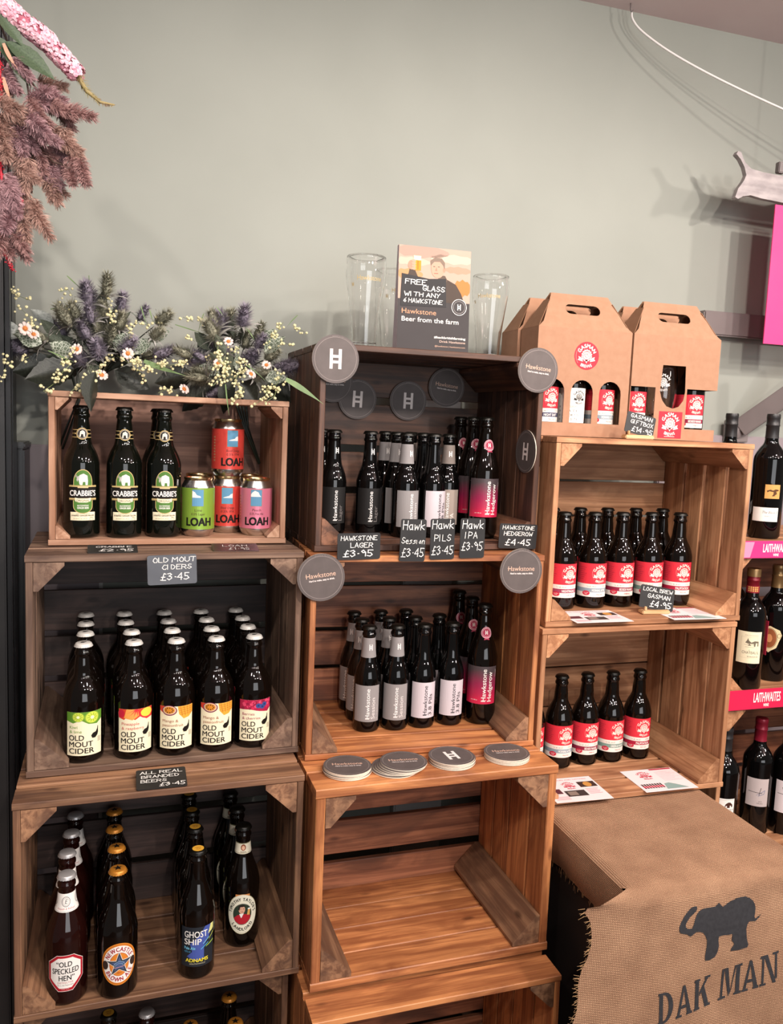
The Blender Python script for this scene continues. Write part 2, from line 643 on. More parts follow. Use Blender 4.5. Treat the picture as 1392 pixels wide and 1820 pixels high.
# ================================================================== wood tones
W_warm = wood('wood_warm', '#cf8b57', '#965a36', '#80492b', .5, .22)
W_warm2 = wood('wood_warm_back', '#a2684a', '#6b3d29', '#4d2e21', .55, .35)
W_brown = wood('wood_brown', '#a3795a', '#74503a', '#5c4031', .6, .22)
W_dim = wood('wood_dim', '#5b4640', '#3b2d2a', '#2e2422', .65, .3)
W_dark = wood('wood_dark', '#6d4937', '#462d22', '#35231c', .55, .25)
W_darkend = wood('wood_dark_edge', '#8d6048', '#5a3a2b', '#412a20', .55, .2)
W_tan = wood('wood_tan', '#c9946c', '#9f6b48', '#88593b', .6, .18)
W_pink = wood('wood_rose', '#c59b80', '#a27458', '#8f654d', .6, .12)
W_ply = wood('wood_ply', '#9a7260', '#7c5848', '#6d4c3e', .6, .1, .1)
W_grey = wood('wood_grey', '#957864', '#6c5142', '#574136', .65, .2)


def board_mesh(L, w, t, seed, jit=.0009):
    rr = random.Random(seed)
    n = 5
    c = min(t, w) * .10
    prof = [(-w / 2 + c, -t / 2), (w / 2 - c, -t / 2), (w / 2, -t / 2 + c), (w / 2, t / 2 - c), (w / 2 - c, t / 2), (-w / 2 + c, t / 2), (-w / 2, t / 2 - c), (-w / 2, -t / 2 + c)]
    vs, fs = [], []
    for i in range(n):
        x = -L / 2 + L * i / (n - 1)
        dy0, dy1, dz = rr.uniform(-jit, jit), rr.uniform(-jit, jit), rr.uniform(-.4, .4) * jit
        for (y, z) in prof:
            vs.append((x, y + (dy1 if y > 0 else dy0), z + (dz if 0 < i < n - 1 else 0)))
    for i in range(n - 1):
        for k in range(8):
            k2 = (k + 1) % 8
            fs.append((i * 8 + k, (i + 1) * 8 + k, (i + 1) * 8 + k2, i * 8 + k2))
    fs.append(tuple(range(8)))
    fs.append(tuple((n - 1) * 8 + k for k in range(8))[::-1])
    me = mesh('board', vs, fs)
    bm = bmesh.new(); bm.from_mesh(me); bmesh.ops.recalc_face_normals(bm, faces=bm.faces[:]); bm.to_mesh(me); bm.free()
    return me


_seed = [100]


def board(parent, name, L, w, t, loc, orient, mat, jit=.0009):
    _seed[0] += 1
    o = obj(name, board_mesh(L, w, t, _seed[0], jit), parent, loc, (0, 0, 0), mat)
    if orient == 'xz':
        o.rotation_euler = (PI / 2, 0, 0)
    elif orient == 'z':
        o.rotation_euler = (0, -PI / 2, 0)
    return o


def post(parent, L, leg, corner, sx, sz, mat, y0):
    """corner block: triangular prism running front to back"""
    rr = random.Random(int(leg * 1e5) + int(corner[0] * 1e3) + int(corner[1] * 7e3))
    c = leg * .12
    sec = [(0, 0), (leg, 0), (leg, c), (c + leg * .06 * rr.random(), leg), (0, leg)]
    vs = [(x, a, b) for x in (0, L) for (a, b) in sec]
    fs = [(0, 1, 2, 3, 4), (9, 8, 7, 6, 5)] + [(k, k + 5, (k + 1) % 5 + 5, (k + 1) % 5) for k in range(5)]
    me = mesh('corner_post', vs, fs)
    bm = bmesh.new(); bm.from_mesh(me); bmesh.ops.recalc_face_normals(bm, faces=bm.faces[:]); bm.to_mesh(me); bm.free()
    o = obj('corner_post', me, parent, mat=mat)
    ya, za = Vector((sx, 0, 0)), Vector((0, 0, sz))
    xa = Vector((0, 1, 0))
    if xa.cross(ya).dot(za) < 0:
        ya, za = za, ya
    mt = Matrix((xa, ya, za)).transposed().to_4x4()
    mt.translation = Vector((corner[0], y0, corner[1]))
    o.matrix_basis = mt
    return o


def split(total, n, gap, rr, var=.15):
    ws = [1 + rr.uniform(-var, var) for _ in range(n)]
    s = sum(ws)
    ws = [w / s * (total - gap * (n - 1)) for w in ws]
    out, a = [], 0
    for w in ws:
        out.append((a + w / 2, w)); a += w + gap
    return out


def crate(label, loc, rotz, Wd, H, D, front, back, nb=4, nback=4, gap=.009, gback=.014, nend=4, gend=.004, leg=.05, t=.012,
          solid_back=False, topd=None, tilt=0.0, seed=1, postmat=None, nt=None, ends=None, even=False):
    rr = random.Random(seed)
    c = thing('wooden_crate', label, 'crate', loc, rotz, 'stacked fruit crates', rot=(0, -tilt, rotz))
    eb = .0006
    for i, (y, w) in enumerate(split(D, nb, gap, rr, .04 if even else .15)):
        ti = t - (.0024 * i if even else 0)        # each board thinner towards the back, stepped so the seams fall in shade
        board(c, 'bottom_slat', Wd, w, ti, (Wd / 2, y, ti / 2 + eb), 'x', front)
    td = topd or D
    for (y, w) in split(td, nt or nb, gap, rr, 0 if even else .15):
        board(c, 'top_slat', Wd, w, t, (Wd / 2, y, H - t / 2 - eb), 'x', front)
    for sx in (0, 1):
        for (y, w) in split(D - .002, nend, gend, rr):
            board(c, 'end_board', H - 2 * t - .002, w, t, (t / 2 + .001 if sx == 0 else Wd - t / 2 - .001, y + .001, H / 2), 'z', ends or front)
    if solid_back:
        board(c, 'back_panel', Wd - .002, H - .004, .006, (Wd / 2, D + .0035, H / 2), 'xz', back, 0)
    else:
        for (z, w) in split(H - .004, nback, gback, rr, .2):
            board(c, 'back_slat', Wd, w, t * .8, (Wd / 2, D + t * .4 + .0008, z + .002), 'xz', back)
    g = .0008
    for (cx, sx) in ((t + .001 + g, 1), (Wd - t - .001 - g, -1)):
        for (cz, sz) in ((t + 2 * g, 1), (H - t - 2 * g, -1)):
            l = leg * rr.uniform(.9, 1.1)
            post(c, (td if sz < 0 else D) - .004, l, (cx, cz), sx, sz, postmat or front, .002)
    return c


R = math.radians
# left column, bottom to top
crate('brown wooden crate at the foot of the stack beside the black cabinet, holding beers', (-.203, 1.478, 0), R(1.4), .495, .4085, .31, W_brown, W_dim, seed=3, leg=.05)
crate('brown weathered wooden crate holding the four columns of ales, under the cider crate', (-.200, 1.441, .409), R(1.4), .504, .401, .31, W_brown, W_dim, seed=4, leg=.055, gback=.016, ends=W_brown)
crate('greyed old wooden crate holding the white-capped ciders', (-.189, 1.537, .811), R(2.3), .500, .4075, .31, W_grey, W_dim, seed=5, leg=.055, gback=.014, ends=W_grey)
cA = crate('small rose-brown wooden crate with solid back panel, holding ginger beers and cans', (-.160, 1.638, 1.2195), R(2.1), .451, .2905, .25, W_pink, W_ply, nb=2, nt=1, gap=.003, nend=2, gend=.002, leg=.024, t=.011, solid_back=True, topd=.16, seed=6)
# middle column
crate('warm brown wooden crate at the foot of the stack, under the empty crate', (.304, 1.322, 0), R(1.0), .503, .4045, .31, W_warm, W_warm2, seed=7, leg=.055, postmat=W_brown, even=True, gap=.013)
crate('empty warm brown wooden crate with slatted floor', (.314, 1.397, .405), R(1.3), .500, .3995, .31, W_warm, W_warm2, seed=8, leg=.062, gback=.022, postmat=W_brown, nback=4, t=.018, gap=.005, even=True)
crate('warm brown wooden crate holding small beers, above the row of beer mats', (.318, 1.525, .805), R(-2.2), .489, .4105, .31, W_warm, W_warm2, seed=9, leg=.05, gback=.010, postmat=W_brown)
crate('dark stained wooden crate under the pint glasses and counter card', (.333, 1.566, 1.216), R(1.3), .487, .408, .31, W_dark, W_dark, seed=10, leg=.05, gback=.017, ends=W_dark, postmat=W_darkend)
# right column
crate('pale tan wooden crate standing on the hessian-covered plinth', (.822, 1.524, .656), R(-.1), .496, .3975, .31, W_tan, W_tan, seed=11, leg=.055, gback=.003, gend=.010)
crate('pale tan wooden crate under the cardboard gift boxes', (.832, 1.533, 1.054), R(-.6), .496, .407, .31, W_tan, W_tan, seed=12, leg=.048, gback=.006, gend=.010)
# wine stack
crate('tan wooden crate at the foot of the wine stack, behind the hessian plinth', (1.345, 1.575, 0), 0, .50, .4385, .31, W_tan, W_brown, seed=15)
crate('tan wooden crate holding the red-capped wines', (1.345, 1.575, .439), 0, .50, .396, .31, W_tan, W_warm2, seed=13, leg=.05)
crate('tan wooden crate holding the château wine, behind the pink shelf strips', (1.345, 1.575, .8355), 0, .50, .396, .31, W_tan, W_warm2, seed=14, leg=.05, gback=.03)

# ================================================================== bottles
G_brown = darkglass('brown_glass', '#0b0604')
G_red = darkglass('red_brown_glass', '#1d0806')
G_black = darkglass('black_glass', '#070606')
G_green = darkglass('black_green_glass', '#0a0c08')
M_crown_black = pm('crown_black', '#15130f', .35, .4)
M_crown_white = pm('crown_white', '#d6d2cc', .4, .1)
M_crown_silver = pm('crown_silver', '#b9b6b6', .35, .5)
M_crown_orange = pm('crown_orange', '#c8832f', .35, .4)
M_crown_gold = pm('crown_gold', '#d9a53a', .35, .4)
M_alu = pm('aluminium', '#c9c6c4', .24, 1.0)
M_goldalu = pm('gold_aluminium', '#d9b98a', .25, 1.0)
Kblack, Kwhite, Kcream, Kgold = ink('#16120f'), ink('#f1ece6'), ink('#efe4c4'), ink('#cdb27a')


def prof_of(pts):
    pts = sorted(pts, key=lambda p: p[1])

    def f(z):
        for (r0, z0), (r1, z1) in zip(pts[:-1], pts[1:]):
            if z0 <= z <= z1 and z1 > z0:
                return r0 + (r1 - r0) * (z - z0) / (z1 - z0)
        return pts[-1][0]
    return f


def smooth_prof(pts, n=4):
    """Catmull-Rom through the shoulder so that bottles curve"""
    out = []
    P = [pts[0]] + pts + [pts[-1]]
    for i in range(1, len(P) - 2):
        p0, p1, p2, p3 = P[i - 1], P[i], P[i + 1], P[i + 2]
        for k in range(n):
            t = k / n
            out.append(tuple(.5 * ((2 * p1[j]) + (-p0[j] + p2[j]) * t + (2 * p0[j] - 5 * p1[j] + 4 * p2[j] - p3[j]) * t * t + (-p0[j] + 3 * p1[j] - 3 * p2[j] + p3[j]) * t ** 3) for j in (0, 1)))
    out.append(pts[-1])
    return out


def crown(mat, top=None, seg=42, art=None):
    """crimped crown cap, base at z=0, 7.5 mm high"""
    mod = lambda r, z, a: r + (.0006 * math.cos(21 * a) if .0003 < z < .0045 and r > .013 else 0)
    me = lathe('cap', [(.0132, .0), (.0163, .0004), (.0160, .002), (.0150, .0045), (.0142, .0062), (.0122, .0073), (0, .0076)], seg, mat, True, mod)
    return me


def bottle_kind(h, r, zb, shoulder, neck_r, glass, capmat, captop=None):
    """h overall height, r body radius, zb top of straight body, shoulder = list of (r, z)"""
    low = [(0, .002), (r * .62, .0012), (r * .86, 0), (r * .97, .003), (r, .008)]
    body = smooth_prof([(r, zb - .02), (r, zb)] + shoulder + [(neck_r, h - .026)], 5)
    fin = [(neck_r, h - .024), (neck_r + .0018, h - .0215), (neck_r + .0018, h - .017), (neck_r + .0004, h - .0155), (neck_r, h - .012), (neck_r - .0002, h - .007), (0, h - .007)]
    prof = low + body + fin
    k = {'h': h, 'r': r, 'R': prof_of([p for p in low[2:] + body + fin[:-1]]),
         'glass': lathe('bottle_glass', prof, 36, glass), 'cap': crown(capmat), 'capz': h - .0078, 'labels': []}
    if captop:
        p = Print()
        captop(p)
        k['capart'] = p.build('cap_print', flat_xy, base=.0002)
    return k


def put_bottle(name, k, label, cat, loc, rotz=0.0, group=None, labels=True):
    t = thing(name, label, cat, loc, rotz, group)
    obj('bottle_glass', k['glass'], t)
    c = obj('cap', k['cap'], t, (0, 0, k['capz']))
    if 'capart' in k:
        obj('cap_print', k['capart'], c, (0, 0, .0076))
    if labels:
        for nm, me in k['labels']:
            obj(nm, me, t)
    return t


def lab(k, name, p, z0, step=.004, ang=0.0, vstep=None):
    k['labels'].append((name, p.build(name, cyl(k['R'], z0, ang), step, vstep=vstep)))


# ---- ginger beer -----------------------------------------------------------
def k_ginger():
    k = bottle_kind(.253, .0335, .135, [(.0325, .148), (.026, .166), (.019, .180), (.0165, .196), (.0150, .214)], .0135, G_green, M_crown_black)
    g, gd = ink('#4f7a35'), Kgold
    p = Print()
    z = .034
    p.poly([(-.0175, .062)] + [(.0175 * math.cos(PI - PI * i / 14), .074 + .024 * math.sin(PI * i / 14)) for i in range(15)] + [(.0175, .062)], gd, 0)
    p.poly([(-.0165, .062)] + [(.0163 * math.cos(PI - PI * i / 14), .074 + .0225 * math.sin(PI * i / 14)) for i in range(15)] + [(.0165, .062)], g, 1)
    # white elephant
    p.poly([(-.006, .069), (-.008, .078), (-.006, .087), (.001, .090), (.008, .086), (.009, .076), (.0085, .068), (.0045, .068), (.004, .074), (.0, .074), (-.001, .068), (-.004, .068)], ink('#d9d6d2'), 2)
    p.poly([(-.006, .086), (-.010, .084), (-.0115, .078), (-.010, .074), (-.0085, .078), (-.007, .079)], ink('#b9b6b2'), 2)
    p.poly([(-.0125, .0895), (-.009, .083), (-.0115, .0815), (-.0145, .084)], ink('#8f8f80'), 2)
    p.rect(-.026, .0645, .026, .0665, gd, 3); p.rect(-.026, .0670, .026, .0676, gd, 3)
    p.rect(-.0255, .042, .0255, .0645, Kblack, 2)
    p.text("CRABBIE'S", 0, .0475, .0105, Kwhite, 4, .048, bold=.02)
    p.poly([(-.0095, .0625), (.0095, .0625), (.0095, .066), (-.0095, .066)], ink('#d8b98c'), 4)
    p.rect(-.026, .0405, .026, .0430, gd, 3); p.rect(-.026, .0392, .026, .0398, gd, 3)
    p.poly([(-.0180, .0385), (-.018, .030)] + [(.018 * math.cos(PI + PI * i / 14), .0275 + .014 * math.sin(PI + PI * i / 14)) for i in range(15)] + [(.018, .030), (.018, .0385)], gd, 1)
    p.poly([(-.0168, .0385), (-.0168, .030)] + [(.0166 * math.cos(PI + PI * i / 14), .0275 + .0128 * math.sin(PI + PI * i / 14)) for i in range(15)] + [(.0168, .030), (.0168, .0385)], g, 2)
    p.poly([(-.0145, .044), (-.007, .0425), (.007, .0425), (.0145, .044), (.0138, .037), (.007, .0348), (-.007, .0348), (-.0138, .037)], Kcream, 4)
    p.text('ORIGINAL', 0, .0365, .0042, Kblack, 5, .0235)
    p.text('ALCOHOLIC', 0, .0275, .0030, Kwhite, 5, .0205, bold=.02); p.text('GINGER BEER', 0, .0228, .0034, Kwhite, 5, .0205, bold=.03)
    p.rect(-.0235, 0, .0235, .0165, Kcream, 0)
    p.rect(-.0235, .0002, .0235, .0007, ink('#8d8676'), 1)
    p.text('MADE TO OUR UNIQUE', 0, .0122, .0016, ink('#5a5145'), 3, .025); p.text('STEEPED GINGER RECIPE', 0, .0086, .0024, ink('#46342e'), 3, .042, bold=.02)
    p.hand('a n a w Crabbie Co', -.005, .003, .0036, ink('#6a6258'), 3, .024, wt=.09); p.text('500ml', .016, .0052, .002, ink('#46342e'), 3); p.text('ALC 4.0%', .016, .0022, .0016, ink('#46342e'), 3)
    lab(k, 'front_label', p, z)
    p = Print()
    p.rect(-.028, -.0075, .028, -.0065, gd, 0); p.rect(-.028, .0065, .028, .0075, gd, 0)
    p.ell(0, 0, .0108, .0112, Kblack, 1); p.ring(0, 0, .0108, .0112, .0012, gd, 2)
    p.poly([(-.005, -.006), (-.004, .004), (.001, .0065), (.005, .003), (.0045, -.006), (.002, -.006), (.0015, -.001), (-.002, -.001), (-.0025, -.006)], ink('#d9d2c4'), 3)
    p.ring(0, 0, .0085, .009, .0006, ink('#e8dccb'), 3)
    for s in (-1, 1):
        p.rect(.0135 * s - .002, -.001, .0135 * s + .002, .001, gd, 1); p.rect(.020 * s - .002, -.001, .020 * s + .002, .001, gd, 1)
    lab(k, 'neck_label', p, .199, .003)
    return k


# ---- cider ------------------------------------------------------------------
def cider_base():
    def art(p):
        p.poly([(-.006, -.003), (-.003, .003), (.003, .002), (.0065, .004), (.004, -.001), (0, -.004)], Kblack, 0)
    return bottle_kind(.222, .0365, .112, [(.0355, .122), (.031, .138), (.024, .151), (.0175, .162), (.0160, .178)], .0140, G_brown, M_crown_white, art)


def k_cider(fl, l1, l2, tcol):
    k = dict(cider_base0)
    k['labels'] = []
    p = Print()
    c = ink('#f0e6c6')
    p.rect(-.030, 0, .030, .083, c, 0)
    top = .083
    if fl == 'kiwi':
        p.poly([(-.030, top), (-.030, .066), (-.018, .062), (-.006, .068), (.006, .060), (.020, .058), (.030, .066), (.030, top)], ink('#5f8f2e'), 1)
        for (x, y, r) in ((-.010, .074, .010), (.012, .072, .0125)):
            p.ell(x, y, r, min(r, top - y), ink('#86a83a'), 2); p.ell(x, y, r * .84, min(r * .84, top - y), ink('#c7d84e'), 3)
            p.ell(x, y, r * .25, r * .25, ink('#eef0c0'), 5)
            for i in range(10):
                a = i * PI / 5
                p.line([(x + r * .3 * math.cos(a), y + r * .3 * math.sin(a)), (x + r * .68 * math.cos(a), min(top, y + r * .68 * math.sin(a)))], .0008, ink('#7f9a2c'), 4)
    elif fl == 'pine':
        p.poly([(-.030, top), (-.030, .066), (-.020, .062), (-.014, .070), (-.002, .062), (.006, .068), (.018, .061), (.030, .064), (.030, top)], ink('#d8452f'), 1)
        p.poly([(-.016, top), (-.020, .066), (-.006, .062), (.004, .070), (.002, top)], ink('#f0a050'), 2)
        for i in range(5):
            a = PI * (.25 + .14 * i)
            p.poly([(-.001, top), (-.001 + .016 * math.cos(a) - .002, top - .016 * math.sin(a)), (.002, top)], ink('#d7303a'), 3)
        p.ell(.018, .073, .013, .010, ink('#e8303c'), 2); p.ell(.018, .0745, .011, .0085, ink('#f1d34a'), 3)
        p.ell(-.025, .074, .006, .008, ink('#c81e3a'), 3)
    elif fl == 'mango':
        p.ell(-.012, .075, .013, .010, ink('#7a2f4a'), 2); p.ell(-.012, .0755, .0112, .0085, ink('#d9b9a0'), 3); p.ell(-.012, .0757, .009, .0067, ink('#d98a2a'), 4)
        for i in range(9):
            p.ell(-.012 + .006 * math.cos(i * .7), .0757 + .0045 * math.sin(i * .7), .0013, .0011, ink('#4a2a20'), 5, 8)
        p.poly([(.002, top), (.004, .068), (.012, .058), (.022, .060), (.030, .068), (.030, top)], ink('#e8a23c'), 2)
        for i in range(4):
            p.line([(.006 + .006 * i, top), (.010 + .005 * i, .064)], .0009, ink('#b86f20'), 3)
            p.line([(.003 + .001 * i, .079 - .004 * i), (.029, .080 - .004 * i)], .0009, ink('#b86f20'), 3)
        p.poly([(-.030, top), (-.030, .074), (-.024, .070), (-.020, top)], ink('#d2402f'), 1)
    else:
        p.poly([(-.030, top), (-.030, .063), (-.010, .064), (.006, .060), (.022, .057), (.030, .064), (.030, top)], ink('#a81f45'), 1)
        rr = random.Random(3)
        for i in range(26):
            p.ell(rr.uniform(-.027, .027), rr.uniform(.066, .080), .0032, .003, ink(rr.choice(['#c92a52', '#8a1a3c', '#d9486a'])), 2, 10)
        for (x, y) in ((.004, .071), (.011, .069), (.015, .073)):
            p.ell(x, y, .0048, .0048, ink('#3b4a86'), 3, 14); p.ell(x, y, .0018, .0018, ink('#26305e'), 4, 8)
    tc = ink(tcol)
    p.text(l1, -.024, .052, .0054, tc, 3, None, align='l'); p.text(l2, -.024, .0435, .0054, tc, 3, None, align='l')
    for i, (t, w) in enumerate((('OLD', .024), ('MOUT', .038), ('CIDER', .040))):
        p.text(t, -.025, .0295 - i * .0125, .0100, Kblack, 4, w, align='l', bold=.012)
    # little bird
    p.poly([(.012, .032), (.010, .037), (.013, .0415), (.018, .043), (.0205, .048), (.0215, .0535), (.0225, .0525), (.0222, .047), (.0225, .041), (.021, .036), (.017, .0315)], Kblack, 4)
    for i in range(5):
        p.rect(.0215, .0235 + .002 * i, .0275, .0242 + .002 * i, ink('#6d6554'), 3)
    p.items = [([(q[0] * 1.13,) + tuple(q[1:]) for q in v], f, mt_, ly) for v, f, mt_, ly in p.items]
    lab(k, 'front_label', p, .016)
    return k


# ---- ales -------------------------------------------------------------------
def ale_body(h, glass, cap, art=None, r=.0355):
    return bottle_kind(h, r, h * .49, [(r * .98, h * .53), (r * .88, h * .60), (r * .66, h * .685), (r * .50, h * .755), (r * .43, h * .83)], .0138, glass, cap, art)


def k_hen():
    k = ale_body(.232, G_red, M_crown_silver)
    p = Print()
    def octo(s, dy=0):
        return [(x * s, (y - .036) * s + .036 + dy) for x, y in ((-.031, .020), (-.012, .000), (.012, .000), (.031, .020), (.031, .052), (.014, .066), (-.014, .066), (-.031, .052))]
    p.poly(octo(1.03), ink('#e7d9d2'), 0); p.poly(octo(1.0), ink('#b01e2c'), 1); p.poly(octo(.86), Kwhite, 2)
    p.text('\u201cOLD', -.002, .0455, .0095, Kblack, 3, .026, bold=.015); p.text('SPECKLED', 0, .0325, .0100, Kblack, 3, .045, bold=.015); p.text('HEN\u201d', .002, .0195, .0098, Kblack, 3, .026, bold=.015)
    p.text('DISTINCTIVE', 0, .0142, .0030, ink('#b4545c'), 3, .026); p.hand('EngLisk PaLe aLe', 0, .0098, .0028, ink('#55443f'), 3, .026, wt=.1); p.text('5.0% VOL', 0, .0024, .0022, ink('#e7b9b9'), 3)
    lab(k, 'front_label', p, .030)
    p = Print()
    p.rect(-.048, 0, .048, .032, Kwhite, 0)
    for x in (-.030, 0, .030):
        p.ring(x, .018, .0090, .0090, .0009, ink('#4c4a52'), 1); p.text('E', x, .0145, .0075, ink('#3c3a42'), 1, slant=.2)
        p.ring(x, .018, .0066, .0066, .0004, ink('#6c6a72'), 1)
    p.text('Smooth & Refined', 0, .004, .0035, ink('#b4545c'), 1, .034, slant=.25); p.rect(-.048, .0014, .048, .0019, ink('#8d8a92'), 1)
    lab(k, 'neck_label', p, .168, .003, vstep=.006)
    return k


def k_brown():
    def art(p):
        p.star(0, 0, .0085, .0036, 5, Kblack, 0)
    k = ale_body(.232, G_brown, M_crown_orange, art)
    p = Print()
    cy = .042
    o, w, rd = ink('#d98430'), Kwhite, ink('#a31a35')
    p.ell(0, cy, .0325, .040, o, 0, 40); p.ring(0, cy, .0305, .0375, .0007, ink('#a8541c'), 1, 40); p.ell(0, cy, .0285, .0350, w, 1, 40); p.ell(0, cy, .0165, .0215, o, 2, 36); p.ring(0, cy, .0172, .0222, .0007, ink('#a31a35'), 2, 36)
    p.arc('NEWCASTLE', 0, cy, .0195, .0078, rd, 3, PI / 2, 2.35, .03, False, .0250, .0085)
    p.arc('BROWN ALE', 0, cy, .0265, .0078, rd, 3, -PI / 2, 2.2, .03, True, .0325, .0085)
    p.star(0, cy, .0255, .0098, 5, w, 4); p.star(0, cy, .0232, .0088, 5, ink('#39404a'), 5); p.star(0, cy, .0150, .0055, 5, ink('#4c5c86'), 6)
    p.ring(0, cy - .004, .010, .010, .0006, ink('#9ac0d8'), 7, 16, .2, PI - .2); p.ring(0, cy - .005, .0075, .0075, .0005, ink('#9ac0d8'), 7, 16, .2, PI - .2)
    p.line([(-.012, cy - .006), (.011, cy - .004)], .0008, ink('#d8a0a0'), 7)
    for s in (-1, 1):
        p.ell(s * .0245, cy - .001, .0055, .0085, ink('#3a2a24'), 6, 16)
    p.text('550ml', 0, cy - .0165, .0022, rd, 7)
    lab(k, 'front_label', p, .026)
    return k


def k_ship():
    def art(p):
        p.text('1872', 0, .001, .0035, ink('#8a3a20'), 1, .010); p.text('ALE', 0, -.0045, .0035, ink('#8a3a20'), 1, .008); p.ell(0, 0, .0108, .0108, ink('#e0a83c'), 0)
    k = ale_body(.243, G_brown, M_crown_black, art, .0335)
    p = Print()
    p.rect(-.033, 0, .033, .078, ink('#24282f'), 0)
    p.poly([(-.004, .012), (.012, .015), (.012, .040), (.022, .055), (.030, .078), (.014, .078), (.002, .060), (-.014, .045), (-.010, .030), (-.020, .020)], ink('#4657a0'), 1)
    p.poly([(.020, .060), (.033, .066), (.033, .078), (.026, .078)], ink('#d9d98a'), 2)
    for i in range(5):
        p.poly([(.012 + .003 * i, .030 + .006 * i), (.033, .034 + .008 * i), (.033, .037 + .008 * i), (.014 + .003 * i, .033 + .006 * i)], ink(['#1d242b', '#8fae4a', '#2a343a', '#b9c45a', '#1d242b'][i]), 2)
    p.line([(.006, .034), (.020, .044)], .0014, ink('#58b0dd'), 3); p.line([(.010, .044), (.022, .054)], .0012, ink('#7cc6e4'), 3)
    p.text('GHOST', -.025, .0580, .0125, Kwhite, 4, .043, align='l', bold=.012); p.text('SHIP', -.025, .0440, .0115, Kwhite, 4, .032, align='l', bold=.012)
    p.text('Pale Ale', -.025, .0345, .0055, ink('#7cc6e4'), 4, .021, align='l', bold=.02); p.text('4.5% vol', -.025, .0285, .0035, ink('#58b0dd'), 4, .012, align='l')
    p.text('ADNAMS', -.001, .0098, .0068, ink('#e6d33c'), 4, .042, bold=.03); p.text('SOUTHWOLD', .0, .0048, .0027, ink('#c8c0a0'), 4, .029)
    lab(k, 'front_label', p, .027)
    return k


def k_lord():
    k = ale_body(.243, G_brown, M_crown_black, None, .0345)
    p = Print()
    cy = .042
    p.ell(0, cy, .0305, .042, ink('#a79f7c'), 0, 40); p.ell(0, cy, .0298, .0408, ink('#e9e4cf'), 1, 40); p.rect(-.014, cy + .037, .014, cy + .0415, ink('#c8844c'), 1)
    p.ring(0, cy, .0185, .0225, .0007, ink('#4a4438'), 2); p.ell(0, cy, .0178, .0215, ink('#2e3b2e'), 2, 36)
    # figure raising a glass, generic
    p.poly([(-.0165, cy - .008), (-.010, cy - .002), (0, cy + .001), (.010, cy - .001), (.016, cy - .004), (.015, cy - .012), (.006, cy - .0205), (-.006, cy - .0205), (-.014, cy - .014)], ink('#b3202e'), 3)
    p.poly([(-.006, cy + .001), (-.002, cy - .008), (.003, cy + .002)], Kwhite, 4)
    p.ell(-.001, cy + .010, .0062, .0085, ink('#d9a78c'), 5, 18)
    p.poly([(-.0075, cy + .010), (-.007, cy + .018), (0, cy + .0205), (.006, cy + .017), (.005, cy + .016), (-.004, cy + .0155), (-.0058, cy + .008)], ink('#2b211d'), 6)
    p.line([(-.0045, cy + .0115), (-.002, cy + .0115)], .0008, Kblack, 6); p.line([(.001, cy + .0115), (.0035, cy + .0115)], .0008, Kblack, 6); p.line([(-.002, cy + .0055), (.0015, cy + .0055)], .0009, ink('#7a3a30'), 6)
    p.poly([(.009, cy - .002), (.011, cy + .010), (.0155, cy + .010), (.0145, cy - .003)], ink('#d9a45a'), 5); p.rect(.0105, cy + .009, .0158, cy + .012, Kwhite, 6)
    p.arc("TIMOTHY TAYLOR'S", 0, cy, .0215, .0062, Kblack, 3, PI / 2, 3.0, .03, False, .0285, .0072)
    p.arc('LANDLORD', 0, cy, .0260, .0062, Kblack, 3, -PI / 2, 1.85, .03, True, .0345, .0078)
    p.ring(0, cy, .0275, .0383, .0004, ink('#4a4438'), 2, 40, PI * 1.15, PI * 1.85)
    lab(k, 'front_label', p, .030)
    p = Print()
    p.rect(-.05, 0, .05, .022, ink('#e4dcc6'), 0); p.rect(-.05, .0015, .05, .0024, ink('#8c8266'), 1); p.rect(-.05, .0205, .05, .022, ink('#6d6a4a'), 1)
    p.ell(0, .013, .0055, .0065, ink('#8a4a32'), 1, 14); p.ell(0, .0125, .0035, .0042, ink('#e0b496'), 2, 12); p.rect(-.006, .0035, .006, .0048, ink('#6a5a48'), 1)
    lab(k, 'neck_label', p, .188, .003, vstep=.006)
    return k


# ---- small slim beers ---------------------------------------------------------
def ladder_h(p, x, y, h, mat, layer, rot=0.0):
    """letter H with two cross bars"""
    w = h * .62
    b = h * .16
    parts = [(-w / 2, -h / 2, -w / 2 + b, h / 2), (w / 2 - b, -h / 2, w / 2, h / 2), (-w / 2, h * .06, w / 2, h * .06 + b * .85), (-w / 2, -h * .22, w / 2, -h * .22 + b * .85)]
    c, s = math.cos(rot), math.sin(rot)
    for i, (x0, y0, x1, y1) in enumerate(parts):
        p.add([(x + a * c - d * s, y + a * s + d * c) for a, d in ((x0, y0), (x1, y0), (x1, y1), (x0, y1))], [(0, 1, 2, 3)], mat, layer + .1 * i)


